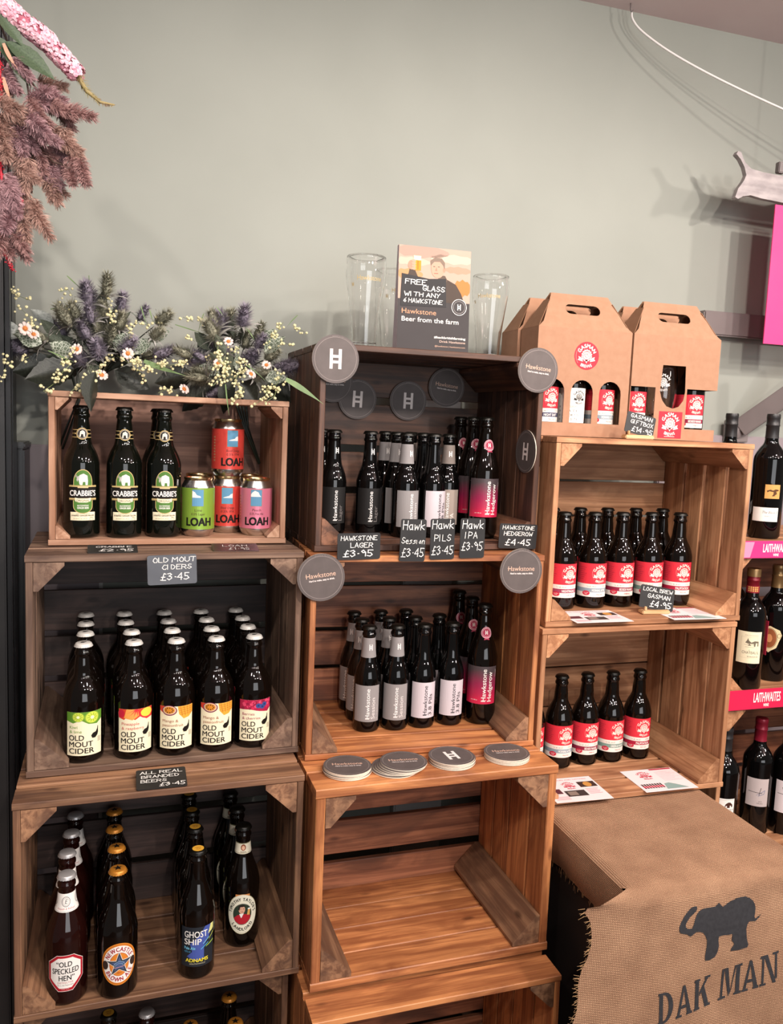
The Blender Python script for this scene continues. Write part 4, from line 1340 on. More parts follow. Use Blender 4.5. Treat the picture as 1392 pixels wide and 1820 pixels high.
def sign(lb, w, h, lines, loc, rot=(0, 0, 0), mat=None, name='price_sign', wt=.13, gp=None):
    """lines = (text, centre x, base y, letter height, width); origin bottom centre, faces -y"""
    t = thing(name, lb, 'price sign', loc, 0, gp, rot=rot)
    r = .004
    pts = []
    for (cx, cy, a0) in ((w / 2 - r, r, -PI / 2), (w / 2 - r, h - r, 0), (-w / 2 + r, h - r, PI / 2), (-w / 2 + r, r, PI)):
        pts += [(cx + r * math.cos(a0 + PI / 2 * k / 3), cy + r * math.sin(a0 + PI / 2 * k / 3)) for k in range(4)]
    obj('card', sheet('card', pts, [], .0016, mat or M_slate), t)
    p = Print()
    for i, (s, x, y, hh, ww) in enumerate(lines):
        p.hand(s, x, y, hh, M_chalk, 1 + i, ww, wt=wt, seed=i + len(lb))
    obj('chalk_lettering', p.build('chalk_lettering', flat_xz), t)
    return t


sy = 1.5625
sign('small black price sign reading lager, clipped below the dark crate', .086, .0515, [('HAWKSTONE', 0, .0375, .0085, .072), ('LAGER', .005, .0235, .0090, .044), ('£3.95', -.002, .0060, .0120, .058)], (.411, 1.5180, 1.2090), (0, R(-1), 0))
sign('narrow black price sign reading session, clipped below the dark crate', .053, .0845, [('Hawk', 0, .064, .0170, .044), ('Session', .0, .036, .0120, .047), ('£3.45', 0, .010, .0165, .046)], (.5185, 1.5140, 1.2040), (0, R(1), 0), wt=.10)
sign('narrow black price sign reading pils, clipped below the dark crate', .0515, .0815, [('Hawk', 0, .062, .0165, .044), ('PILS', .0, .037, .0125, .034), ('£3.45', 0, .010, .0165, .045)], (.5810, 1.5115, 1.2085), (0, R(-1), 0), wt=.10)
sign('narrow black price sign reading IPA, clipped below the dark crate', .0535, .0805, [('Hawk', 0, .060, .0165, .044), ('IPA', -.003, .040, .0130, .026), ('£3.95', -.001, .016, .0165, .045)], (.6440, 1.5090, 1.2110), (0, R(-.5), 0), wt=.10)
sign('small black price sign reading hedgerow, beside the tall red-label bottles', .088, .053, [('HAWKSTONE', 0, .0410, .0078, .074), ('HEDGEROW', 0, .0280, .0082, .066), ('£4.45', 0, .0075, .0125, .058)], (.773, sy + .0065, 1.2195), (0, R(2), 0))
sign('grey slate price sign reading ciders, hung on the front of the cider crate', .088, .055, [('OLD MOUT', .004, .0420, .0085, .076), ('CIDERS', .008, .0285, .0085, .052), ('£3.45', .004, .0085, .0125, .050)], (.0625, 1.5385, 1.1625), (0, R(-2), 0), noisy('slate_card_grey', '#55585f', '#5d6067', 25, .5, .03))
sign('black price sign lying flat in front of the ginger beers', .088, .053, [('CRABBIE', .002, .0330, .0095, .062), ('£2.95', .006, .0080, .0150, .058)], (-.043, 1.5600, 1.2190), (R(-83), 0, R(2)))
sign('brownish price sign lying flat in front of the cans', .088, .053, [('LOAH', .0, .0310, .0110, .046), ('£1.95', .006, .0080, .0140, .040)], (.181, 1.5680, 1.2190), (R(-83), 0, R(-1)), M_slate2, wt=.08)
sign('black price sign for branded beers lying flat on the ale crate', .088, .064, [('ALL REAL', 0, .048, .0085, .074), ('BRANDED', -.002, .034, .0085, .066), ('BEERS', -.014, .020, .0085, .044), ('£3.45', .018, .0050, .0105, .044)], (.045, 1.4500, .8115), (R(-82), 0, R(1)))

M_beech = wood('beech', '#dcb88c', '#c49a68', '#b88a58', .5, .1, .08)


def stand(lb, loc, rz):
    t = thing('sign_stand', lb, 'sign stand', loc, rz)
    obj('foot', box_mesh('foot', -.034, -.012, 0, .034, .012, .009, M_beech, .002), t)
    pts = [(.006, .009), (.034, .009)] + [(.020 + .0155 * math.cos(a), .012 + .0155 * math.sin(a)) for a in [k * PI / 8 for k in range(9)]]
    obj('disc', sheet('disc', [(.004, .009), (.036, .009), (.036, .016), (.032, .023), (.024, .027), (.014, .026), (.007, .021)], [], .006, M_beech), t, (0, .0045, 0))
    obj('prong', box_mesh('prong', -.029, -.0115, .009, -.024, -.0055, .018, M_beech, .001), t)
    return t


stand('small beech sign stand on the gift box crate', (1.050, 1.5700, 1.4615), R(-6))
sign('tilted black price sign reading gift box, propped before the cardboard boxes', .070, .046, [('GASMAN', 0, .0345, .0080, .052), ('GIFTBOX', .003, .0215, .0085, .054), ('£14.95', .006, .0050, .0105, .050)], (1.050, 1.5680, 1.4712), (R(-8), R(12), R(-6)))
stand('small beech sign stand before the local brews', (1.128, 1.5720, 1.0672), R(-6))
sign('tilted black price sign reading local brew, on a beech stand', .086, .052, [('LOCAL BREW', 0, .0395, .0080, .074), ('GASMAN', .004, .0245, .0090, .056), ('£4.95', .010, .0055, .0130, .052)], (1.130, 1.5695, 1.0768), (R(-10), R(9), R(-6)))

# ================================================================== beer mats
M_mat = noisy('beer_mat_face', '#564d4b', '#5e5452', 40, .6, .03)
M_matedge = pm('beer_mat_board', '#e6dac8', .8)
Kmat1, Kmat2, Kmat3 = ink('#9b8f8c'), ink('#efe3df'), ink('#dcb6a2')
RM = .0465


def mat_disc():
    vs, fs, mi = [(0, 0, 0), (0, .0018, 0)], [], []
    n = 40
    for k in range(n):
        a = 2 * PI * k / n
        vs += [(RM * math.cos(a), 0, RM * math.sin(a)), (RM * math.cos(a), .0018, RM * math.sin(a))]
    for k in range(n):
        a, b = 2 + 2 * k, 2 + 2 * ((k + 1) % n)
        fs += [(0, a, b), (1, b + 1, a + 1), (a, a + 1, b + 1, b)]
        mi += [0, 1, 1]
    return mesh('mat_board', vs, fs, [M_mat, M_matedge], mi)


MAT_DISC = mat_disc()
MAT_ART = {}
for kd in 'HT':
    p = Print()
    p.ring(0, 0, .0418, .0418, .0007, Kmat1, 1, 48)
    p.arc('BREWED IN THE COTSWOLDS WITH BARLEY', 0, 0, .0424, .0018, Kmat1, 1, PI * .32, 1.5)
    if kd == 'H':
        ladder_h(p, 0, 0, .038, Kmat2, 1)
    else:
        p.text('Hawkstone', 0, .0005, .0095, Kmat3, 1, .058, bold=.003); p.line([(-.0305, .0055), (-.022, .0055)], .0008, Kmat3, 2)
        p.text('Hard to make, easy to drink.', .001, -.0065, .0036, Kmat2, 1, .050, bold=.03)
    MAT_ART[kd] = p.build('mat_print', flat_xz, base=.0002)


def beer_mat(lb, kd, loc, rot, gp=None, art=True):
    t = thing('beer_mat', lb, 'beer mat', loc, 0, gp, rot=rot)
    obj('mat_board', MAT_DISC, t)
    if art:
        obj('mat_print', MAT_ART[kd], t)
    return t


beer_mat('grey round beer mat with white H fixed to the dark crate corner beside the flowers', 'H', (.362, 1.5610, 1.593), (0, 0, R(1)))
beer_mat('grey round beer mat with name lettering on the dark crate corner beside the gift boxes', 'T', (.800, 1.5725, 1.597), (0, R(5), R(1)))
beer_mat('grey round beer mat with name lettering on the corner between cider and session crates', 'T', (.338, 1.5200, 1.174), (0, R(-8), R(-2)))
beer_mat('grey round beer mat with name lettering under the hedgerow price sign', 'T', (.752, 1.5010, 1.184), (0, R(0), R(-2)))
beer_mat('dark round beer mat with H on the back slats, nearest the crate end', 'H', (.490, 1.8730, 1.527), (0, R(2), R(1.3)))
beer_mat('dark round beer mat with H on the middle of the back slats', 'H', (.616, 1.8760, 1.529), (0, R(1), R(1.3)))
beer_mat('dark round beer mat with name lettering on the back slats', 'T', (.713, 1.8780, 1.566), (0, R(6), R(1.3)))
beer_mat('dark round beer mat half hidden behind the crate corner post', 'T', (.430, 1.8705, 1.563), (0, 0, R(1.3)))
beer_mat('dark round beer mat with H on the inner side wall of the dark crate', 'H', (.8040, 1.618, 1.425), (0, R(2), R(-88.7)))
rr = random.Random(5)
for i, (x, y, kd, nme, n, fan) in enumerate([(.389, 1.466, 'T', 'stack beside the ale crate', 6, .0016), (.494, 1.460, 'T', 'fanned stack', 6, .0040), (.606, 1.468, 'H', 'stack topped by the H mat', 6, .0016), (.727, 1.466, 'T', 'stack beside the brewery leaflets', 5, .0014)]):
    for j in range(n):
        topm = j == n - 1
        fx = (j - n / 2) * fan if fan > .003 else rr.uniform(-fan, fan)
        fy = rr.uniform(-fan, fan) * .6
        lb = ('round beer mat with %s on top of the %s' % ('an H' if kd == 'H' else 'name lettering', nme)) if topm else 'round beer mat inside the %s' % nme
        beer_mat(lb, kd, (x + fx, y + fy, .8068 + .0021 * j), (R(-90), 0, R([-6, -4, 3, -4][i]) + (0 if topm else rr.uniform(-1, 1))), None if topm else 'mats in the ' + nme, topm)

# ================================================================== counter card
ct = thing('counter_card', 'counter card with a man raising a beer mug, propped between pint glasses', 'poster', (.572, 1.597, 1.6245), 0, rot=(R(-3), 0, R(-1)))
cw, ch_ = .077, .206
M_cardside = pm('card_side', '#c9bcc4', .6)
vs = [(-cw, 0, 0), (cw, 0, 0), (cw, 0, ch_), (-cw, 0, ch_), (-cw, .030, 0), (cw, .030, 0), (cw, .010, ch_), (-cw, .010, ch_)]
obj('card_body', mesh('card_body', vs, [(0, 1, 2, 3), (5, 4, 7, 6), (4, 0, 3, 7), (1, 5, 6, 2), (3, 2, 6, 7), (4, 5, 1, 0)], [M_cardside]), ct)
p = Print()
dk = ink('#3a3536')
p.rect(-cw, 0, cw, ch_, ink('#b79a8a'), 0)
for (x, y, a, b, c) in ((-.03, .196, .06, .012, '#a98a7c'), (.04, .186, .05, .009, '#c9ae9c'), (-.05, .175, .04, .008, '#c6aa98'), (.05, .165, .03, .007, '#b08a74'), (-.055, .15, .03, .010, '#b98a5e'), (.06, .13, .02, .016, '#b8763c')):
    p.poly([(max(-cw, min(cw, x + a * math.cos(2 * PI * k / 20))), min(ch_, y + b * math.sin(2 * PI * k / 20) * (1 + .2 * math.sin(3 * k)))) for k in range(20)], ink(c), 1)
p.rect(-cw, 0, cw, .100, dk, 2)
# plain figure in a dark coat
p.poly([(-.072, .100), (-.070, .142), (-.056, .150), (-.054, .160), (-.042, .158), (-.036, .146), (-.010, .140), (.004, .142), (.024, .146), (.046, .136), (.058, .118), (.066, .098)], ink('#45372f'), 3)
p.poly([(.006, .142), (.010, .152), (.022, .152), (.028, .142), (.018, .134)], ink('#5a4a3e'), 4)
p.ell(.006, .165, .0145, .0190, ink('#c69680'), 5, 24); p.poly([(-.009, .170), (-.010, .180), (.000, .187), (.014, .186), (.021, .178), (.0205, .164), (.017, .172), (.010, .179), (-.002, .178)], ink('#7d6a5c'), 6)
p.ell(.0195, .163, .0030, .0050, ink('#b98670'), 6, 10); p.line([(-.004, .1685), (.000, .1685)], .0011, ink('#4a3830'), 6); p.line([(.006, .1685), (.010, .1685)], .0011, ink('#4a3830'), 6); p.poly([(.000, .160), (.003, .168), (.005, .160)], ink('#b07a66'), 6); p.line([(-.002, .155), (.007, .1555)], .0013, ink('#8a5448'), 6)
p.ell(-.050, .168, .0075, .0095, ink('#b98670'), 4, 14)
for i in range(4):
    p.ell(-.0455, .1765 - .0052 * i, .0050, .0026, ink('#c69680'), 7, 10)
p.rect(-.046, .158, -.030, .184, ink('#d98a1e'), 5); p.rect(-.046, .178, -.030, .187, ink('#f0dcb0'), 6); p.rect(-.0435, .160, -.0415, .178, ink('#f0b84a'), 6); p.rect(-.0375, .160, -.0355, .178, ink('#b86a14'), 6)
# chalk note stuck on it
p.poly([(-.071, .086), (.026, .089), (.024, .146), (-.012, .143), (-.070, .150)], ink('#2b292b'), 8)
for i, (s, x, y, h, w) in enumerate([('FREE', -.040, .130, .0095, .044), ('GLASS', -.002, .119, .0095, .046), ('WITH ANY', -.026, .1065, .0080, .076), ('6 HAWKSTONE', -.024, .0935, .0080, .082)]):
    p.hand(s, x, y, h, Kwhite, 9 + i, w, wt=.14, seed=i)
p.text('Hawkstone', -.068, .0715, .0100, ink('#d99a78'), 4, .073, align='l'); p.line([(-.069, .0768), (-.059, .0768)], .0009, ink('#d99a78'), 5)
p.text('Beer from the farm', -.068, .0560, .0095, Kwhite, 4, .122, align='l', bold=.008)
p.ring(.054, .091, .0165, .0165, .0011, Kwhite, 10, 36); p.ell(.054, .091, .0160, .0160, dk, 9, 36); p.ring(.054, .091, .0125, .0125, .0005, ink('#b9b2b0'), 11, 30); ladder_h(p, .054, .091, .012, Kwhite, 11)
p.text('#backbritishfarming', .070, .0255, .0045, Kwhite, 4, .068, align='r', bold=.02); p.text('Drink Hawkstone', .070, .0175, .0045, ink('#e0c0b0'), 4, .056, align='r'); p.text('@hawkstone | hawkstone.com', .070, .0085, .0030, ink('#d0a890'), 4, .066, align='r')
obj('front_print', p.build('front_print', flat_xz), ct)

# ================================================================== pint glasses
G_clear = glassmat('clear_glass', (1, 1, 1, 1), 1.45)
po = smooth_prof([(.0265, .004), (.0268, .020), (.0290, .055), (.0345, .100), (.0405, .140), (.0418, .162), (.0405, .188)], 4)
pi_ = [(max(.001, r - .0018), z) for r, z in reversed(po) if z > .014]
pint = lathe('glass_body', [(0, .0015), (.020, .0015), (.0255, 0)] + po + [(.0396, .1888)] + pi_[1:] + [(.022, .0135), (0, .0130)], 44, G_clear)
pp = Print(); pp.text('Hawkstone', 0, .010, .0095, Kgold, 0, .050); ladder_h(pp, -.036, .002, .008, Kgold, 0)
pint_art = pp.build('gold_print', cyl(prof_of([(r, z) for r, z in po]), .126, .0), .004, vstep=.005)
for (x, y, lb, a) in [(.448, 1.680, 'tall clear pint glass on the dark crate beside the H beer mat', 12), (.760, 1.752, 'tall clear pint glass on the dark crate beside the gift boxes', -4), (.547, 1.800, 'clear pint glass half hidden behind the counter card', 30)]:
    t = thing('pint_glass', lb, 'glass', (x, y, 1.6245), face(x, y, a))
    obj('glass_body', pint, t); obj('gold_print', pint_art, t)

# ================================================================== cardboard gift boxes
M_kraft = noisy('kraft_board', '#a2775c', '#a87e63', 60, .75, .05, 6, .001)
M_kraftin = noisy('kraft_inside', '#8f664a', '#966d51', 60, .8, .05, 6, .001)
BW, BD, BH, BT = .236, .086, .238, .318
TH = .0012


def hole_handle(cx, cz, w, h, n=8):
    r = h / 2
    return [(cx + w / 2 - r + r * math.cos(-PI / 2 + PI * k / n), cz + r * math.sin(-PI / 2 + PI * k / n)) for k in range(n + 1)] + [(cx - w / 2 + r + r * math.cos(PI / 2 + PI * k / n), cz + r * math.sin(PI / 2 + PI * k / n)) for k in range(n + 1)]


SL = math.hypot(BT - BH, BD / 2 - .003)
SA = math.atan2(BD / 2 - .003, BT - BH)


def gift_box(lb, loc, rz, variant, gp=None):
    t = thing('gift_box', lb, 'gift box', loc, rz, gp)
    if variant == 0:
        wins = [capsule(a, .030, b, .126, 10, True, False) for a, b in ((.016, .072), (.088, .144), (.160, .216))]
        fr = sheet('front_panel', [(0, 0), (BW, 0), (BW, BH), (0, BH)], wins, TH, M_kraft)
        sides = [[(0, 0), (BD, 0), (BD, BH), (0, BH)]] * 2
    else:
        gl_ = [(.082, .172), (.144, .172), (.147, .112), (.143, .092), (.132, .078), (.116, .073), (.098, .078), (.085, .092), (.078, .112)]
        fr = sheet('front_panel', [(0, 0), (BW, 0), (BW, .027), (.152, .027), (.152, .120), (BW, .120), (BW, BH), (0, BH), (0, .120), (.066, .120), (.066, .027), (0, .027)], [gl_], TH, M_kraft)
        sides = [[(0, 0), (BD, 0), (BD, BH), (0, BH)], [(0, .120), (BD, .120), (BD, BH), (0, BH)]]
    obj('front_panel', fr, t)
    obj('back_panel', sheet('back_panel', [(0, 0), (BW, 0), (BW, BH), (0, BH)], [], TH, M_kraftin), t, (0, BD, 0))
    for i, s in enumerate(sides):
        obj('side_panel', sheet('side_panel', s, [], TH, M_kraft), t, ((BW if i else TH), TH, 0), (0, 0, PI / 2))
        if i and variant:
            obj('tray_side', sheet('tray_side', [(0, 0), (BD, 0), (BD, .027), (0, .027)], [], TH, M_kraft), t, (BW, TH, 0), (0, 0, PI / 2))
    obj('base', box_mesh('base', .002, .002, .0004, BW - .002, BD, .0020, M_kraft), t)
    g = [(0, 0), (BW, 0), (BW - .014, .014), (BW - .046, SL), (.046, SL), (.014, .014)]
    hole = hole_handle(BW / 2, SL * .56, .088, .025)
    obj('gable_panel', sheet('gable_panel', g, [hole], TH, M_kraft), t, (0, 0, BH), (-SA, 0, 0))
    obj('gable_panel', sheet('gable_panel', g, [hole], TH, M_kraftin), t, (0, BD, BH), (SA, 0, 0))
    for i in (0, 1):
        fl_ = [(.002, 0), (BD - .002, 0), (BD * .68, .074), (BD * .32, .074)]
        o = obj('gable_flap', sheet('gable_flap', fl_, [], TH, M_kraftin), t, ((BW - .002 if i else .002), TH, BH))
        # fold the flap inwards between the two gable panels
        o.matrix_basis = Matrix.Translation(o.location) @ Matrix.Rotation(PI / 2, 4, 'Z') @ Matrix.Rotation((-R(30) if i else R(30)), 4, 'X')
    return t


GY, GZ = 1.650, 1.4615
b1 = gift_box('kraft cardboard gift box with arched windows and round red brewery sticker', (.835, GY, GZ), R(0), 0)
b2 = gift_box('kraft cardboard gift box with a glass-shaped window and square red sticker', (1.076, GY, GZ), R(0), 1)
gift_box('kraft cardboard gift box standing behind the arched-window box', (.829, GY + .0905, GZ), R(0), 0)
gift_box('kraft cardboard gift box standing behind the glass-window box', (1.080, GY + .0905, GZ), R(0), 0)
p = Print(); red = ink('#d8303f'); p.ell(.122, .180, .031, .031, red, 0, 40); gas_logo(p, .122, .181, 1.65, ink('#f6e4dc'), 1); p.ring(.122, .180, .027, .027, .0005, ink('#f2b0a8'), 1, 30, 2.5, 3.8)
obj('round_sticker', p.build('round_sticker', flat_xz), b1)
p = Print(); p.rect(.080, .004, .144, .066, red, 0); gas_logo(p, .112, .038, 1.7, ink('#f6e4dc'), 1); p.rect(.098, .0075, .126, .0085, ink('#f6e4dc'), 2)
obj('square_sticker', p.build('square_sticker', flat_xz), b2)
for (kd, u, lb) in [('navy', .044, 'stubby bottle with navy band inside the arched-window gift box'), ('white', .116, 'stubby bottle with white label inside the gift box'), ('pale', .188, 'stubby bottle with blue-grey band inside the arched-window gift box')]:
    put_bottle('stubby_bottle', KG[kd], lb, 'bottle', (.835 + u, GY + .0445, GZ + .0026), face(.835 + u, GY, {'navy': 14, 'white': 10, 'pale': 22}[kd]))
for (kd, u, lb) in [('green', .034, 'red-label stubby bottle in the open gift box bay behind the price sign'), ('amber', .194, 'red-label stubby bottle in the open gift box bay beside the wine stack')]:
    put_bottle('stubby_bottle', KG[kd], lb, 'bottle', (1.076 + u, GY + .0445, GZ + .0026), face(1.076 + u, GY, 10))
gb = smooth_prof([(.022, .003), (.029, .016), (.0345, .045), (.0365, .075), (.0345, .105), (.0325, .122)], 4)
t = thing('tumbler', 'clear stemless beer glass shown in the gift box window', 'glass', (1.076 + .113, GY + .0445, GZ + .0500), face(1.19, GY, 4))
obj('glass_body', lathe('glass_body', [(0, .002), (.018, 0)] + gb + [(max(.001, r - .0018), z) for r, z in reversed(gb) if z > .010] + [(0, .009)], 36, G_clear), t)
pp = Print(); gas_logo(pp, 0, .012, 1.3, ink('#d9d2cc'), 0, ink('#4a4240'))
obj('white_print', pp.build('white_print', cyl(prof_of(gb), .072, 0), .003, vstep=.004), t)
t2 = thing('glass_rest', 'kraft cardboard insert under the glass in the gift box', 'box insert', (1.076 + .113, GY + .0445, GZ + .0024))
obj('insert_top', box_mesh('insert_top', -.040, -.038, .0455, .040, .036, .0470, M_kraftin), t2)
for s in (-1, 1):
    obj('insert_wall', box_mesh('insert_wall', s * .040 - .0007, -.038, 0, s * .040 + .0007, .036, .0452, M_kraftin), t2)

# ================================================================== leaflets
M_leaf = pm('leaflet_paper', '#efe3e4', .55)


def leaflet(lb, loc, rz, kind, w=.105, h=.148):
    t = thing('leaflet', lb, 'leaflet', loc, rz)
    obj('paper', box_mesh('paper', 0, 0, 0, w, h, .0006, M_leaf), t)
    p = Print()
    rd, bl = ink('#c9304a'), ink('#4a3c3a')
    if kind == 0:
        p.text('LOCAL TOURS AND TASTINGS', w / 2, h - .013, .0042, rd, 1, w * .8)
        gas_logo(p, w * .48, h * .66, 1.15, rd, 1, M_leaf)
        for (a, b, c, d, col) in ((.66, .55, .97, .78, '#3c2b26'), (.30, .20, .66, .44, '#3a3432'), (.03, .34, .26, .54, '#5a2a34')):
            p.rect(a * w, b * h, c * w, d * h, ink(col), 1)
        p.ell(.82 * w, .66 * h, .010, .012, ink('#c89048'), 2, 14); p.rect(.34 * w, .24 * h, .50 * w, .40 * h, ink('#8a7a70'), 2)
        for i in range(5):
            p.rect(.70 * w, (.26 + .05 * i) * h, (.93 - .03 * (i % 2)) * w, (.275 + .05 * i) * h, ink('#d98a98'), 1)
        for i in range(3):
            p.rect(.05 * w, (.10 + .05 * i) * h, .30 * w, (.115 + .05 * i) * h, ink('#d98a98'), 1)
    else:
        gas_logo(p, w * .34, h * .72, 1.3, rd, 1, M_leaf)
        p.rect(w * .55, h * .93, w * .98, h * .985, ink('#b8243c'), 1)
        for i in range(8):
            p.rect(.06 * w + i * .05 * w, .14 * h, .095 * w + i * .05 * w, .34 * h, bl, 1)
            p.rect(.06 * w + i * .05 * w, .17 * h, .095 * w + i * .05 * w, .25 * h, ink('#c9304a'), 2)
        p.poly([(.44 * w, .06 * h), (.50 * w, .30 * h), (.60 * w, .33 * h), (.70 * w, .24 * h), (.86 * w, .06 * h)], ink('#8fa8a4'), 1)
        for i in range(9):
            p.rect(.58 * w, (.42 + .05 * i) * h, (.94 - .05 * (i % 3)) * w, (.428 + .05 * i) * h, ink('#dc9aa6'), 1)
    obj('print', p.build('print', flat_xy, base=.0007), t)
    return t


leaflet('white brewery leaflet with photos before the purple-band bottle', (.896, 1.512, 1.0670), R(-1), 0, .138, .105)
leaflet('white brewery leaflet with teal mountain before the crimson-band bottle', (1.136, 1.508, 1.0670), R(-2), 1, .135, .110)
leaflet('white brewery leaflet with photos beside the row of beer mats', (.874, 1.508, .6690), R(-2), 0, .138, .115)
leaflet('white brewery leaflet with teal mountain lying above the hessian sack', (1.102, 1.512, .6690), R(-1), 1, .137, .112)

# ================================================================== shelf strips
M_pink = pm('pink_strip', '#e2357a', .4)
M_crim = pm('crimson_strip', '#d1224c', .4)
for (z, h, mt, x0, tx, lb) in [(1.1925, .041, M_pink, 1.346, 1.412, 'pink shelf strip with white lettering on top of the wine stack'), (.822, .049, M_crim, 1.346, 1.424, 'crimson shelf strip with white lettering below the château wine')]:
    t = thing('shelf_strip', lb, 'shelf strip', (x0, 1.5675, z))
    obj('strip', box_mesh('strip', 0, 0, 0, .46, .004, h, mt, .0008), t)
    p = Print(); p.text('LAITHWAITES', tx - x0, h * .36, h * .48, Kwhite, 0, .079, align='l', bold=.02); p.text('WINE', tx - x0 + .038, h * .12, h * .15, Kwhite, 0, .016, bold=.03)
    p.poly([(.004, .002), (.030, .002), (.040, h - .002), (.008, h - .002)], ink('#e888a8'), 0) if mt is M_pink else None
    p.rect(.002, .0015, .458, h - .0015, mt, -1)
    obj('strip_print', p.build('strip_print', flat_xz), t)

# wall bracket behind the wine
t = thing('shelf_bracket', 'grey metal wall bracket with slanting arm behind the wine bottles', 'bracket', (1.64, YW - .02, 1.46))
obj('wall_plate', box_mesh('wall_plate', -.035, -.012, 0, .045, 0, .062, M_railgrey, .002), t)
obj('bolt', lathe('bolt', [(.016, 0), (.016, .006), (.010, .009), (0, .009)], 20, M_railgrey), t, (.005, -.012, .028), (PI / 2, 0, 0))
v0, v1 = Vector((.01, -.014, .040)), Vector((.16, -.20, .235))
o = obj('arm', box_mesh('arm', 0, -.012, -.026, (v1 - v0).length, .012, .026, M_railgrey, .002), t)
o.matrix_basis = Matrix.Translation(v0) @ (v1 - v0).to_track_quat('X', 'Z').to_matrix().to_4x4()

# ================================================================== hanging fish, card and string
M_fish = noisy('silvered_wood', '#8f8687', '#b0a6a6', 18, .55, .15, 5, .003, (1, 1, 3))
FY = 1.85
t = thing('fish_sign', 'silver-grey wooden fish with forked tail hanging above the pink card', 'hanging sign', (1.474, FY, 2.10))
out = [(.000, .108), (.010, .107), (.024, .084), (.046, .070), (.085, .066), (.230, .062), (.300, .085), (.380, .080), (.450, .045), (.480, .015), (.440, .002), (.360, -.004), (.300, -.006), (.230, -.006), (.085, .000), (.050, .004), (.026, -.002), (.012, -.010), (.003, -.006), (.010, .016), (.026, .038), (.032, .053), (.024, .072), (.010, .090), (-.004, .100)]
obj('fish_body', sheet('fish_body', out, [], .014, M_fish), t)
obj('hanging_cord', tube('hanging_cord', [(.30, .007, .083), (.30, .007, .47)], .0012, 5, pm('string_grey', '#a59f9c', .8)), t)
obj('nail', box_mesh('nail', .128, -.006, .070, .150, .010, .098, M_railgrey, .002), t)
t = thing('pink_card', 'plain bright pink card hanging below the silver fish', 'card', (1.606, FY, 1.728))
obj('card', box_mesh('card', 0, 0, 0, .24, .003, .362, pm('neon_pink', '#f0347e', .55)), t)
for s in (.09, .17):
    obj('card_cord', tube('card_cord', [(s, .0015, .360), (s, .0015, .3665)], .001, 5, pm('string_grey', '#a59f9c', .8)), t)
def smooth_prof3(p, n=5):
    P = [Vector(p[0])] + [Vector(q) for q in p] + [Vector(p[-1])]
    o = []
    for i in range(1, len(P) - 2):
        a, b, c, d = P[i - 1:i + 3]
        o += [.5 * (2 * b + (c - a) * t + (2 * a - 5 * b + 4 * c - d) * t * t + (3 * b - a - 3 * c + d) * t ** 3) for t in [k / n for k in range(n)]]
    return o + [P[-1]]


M_string = pm('white_string', '#f3efec', .7)
t = thing('string_line', 'thin white string looped from a ceiling hook', 'string', (1.205, 1.965, 2.57))
pts = smooth_prof3([(0, 0, -.022), (.004, -.002, -.040), (.03, -.010, -.068), (.10, -.030, -.112), (.20, -.055, -.158), (.32, -.085, -.205), (.46, -.12, -.255), (.66, -.16, -.32), (.95, -.21, -.40)])
obj('string', tube('string', pts, .0028, 6, M_string), t)
obj('hook', tube('hook', [(-.004, 0, 0), (-.004, 0, -.014), (0, 0, -.021), (.004, 0, -.016)], .0018, 6, M_railgrey), t)

# ================================================================== hessian sack on a plinth
t = thing('plinth', 'dark plinth hidden under the hessian sack', 'plinth', (.868, 1.205, 0))
obj('plinth_body', box_mesh('plinth_body', 0, 0, 0, .375, .62, .648, noisy('dark_plinth', '#1c1412', '#241a17', 8, .7, .1), .004), t)
mt, nt, b = newmat('hessian')
N, L = nt.nodes, nt.links
tc = N.new('ShaderNodeTexCoord')
w1 = N.new('ShaderNodeTexWave'); w1.wave_type = 'BANDS'; w1.bands_direction = 'X'; w1.inputs['Scale'].default_value = 92; w1.inputs['Distortion'].default_value = 1.2; w1.inputs['Detail'].default_value = 2; w1.inputs['Detail Scale'].default_value = 2
w2 = N.new('ShaderNodeTexWave'); w2.wave_type = 'BANDS'; w2.bands_direction = 'Y'; w2.inputs['Scale'].default_value = 92; w2.inputs['Distortion'].default_value = 1.2; w2.inputs['Detail'].default_value = 2; w2.inputs['Detail Scale'].default_value = 2
L.new(tc.outputs['UV'], w1.inputs['Vector']); L.new(tc.outputs['UV'], w2.inputs['Vector'])
ml = N.new('ShaderNodeMath'); ml.operation = 'MULTIPLY'; L.new(w1.outputs['Fac'], ml.inputs[0]); L.new(w2.outputs['Fac'], ml.inputs[1])
nz = N.new('ShaderNodeTexNoise'); nz.inputs['Scale'].default_value = 14; nz.inputs['Detail'].default_value = 5; L.new(tc.outputs['UV'], nz.inputs['Vector'])
rp = N.new('ShaderNodeValToRGB'); rp.color_ramp.elements[0].position = .05; rp.color_ramp.elements[0].color = hx('#946c53'); rp.color_ramp.elements[1].position = .6; rp.color_ramp.elements[1].color = hx('#dab28c')
L.new(ml.outputs[0], rp.inputs[0])
rp2 = N.new('ShaderNodeValToRGB'); rp2.color_ramp.elements[0].position = .3; rp2.color_ramp.elements[0].color = (.72, .68, .66, 1); rp2.color_ramp.elements[1].position = .7; rp2.color_ramp.elements[1].color = (1, 1, 1, 1)
L.new(nz.outputs['Fac'], rp2.inputs[0])
mm = N.new('ShaderNodeMix'); mm.data_type = 'RGBA'; mm.blend_type = 'MULTIPLY'; mm.inputs['Factor'].default_value = 1
L.new(rp.outputs[0], mm.inputs['A']); L.new(rp2.outputs[0], mm.inputs['B']); L.new(mm.outputs['Result'], b.inputs['Base Color'])
b.inputs['Roughness'].default_value = .9
bp = N.new('ShaderNodeBump'); bp.inputs['Strength'].default_value = .7; bp.inputs['Distance'].default_value = .002; L.new(ml.outputs[0], bp.inputs['Height']); L.new(bp.outputs[0], b.inputs['Normal'])
M_hess = mt
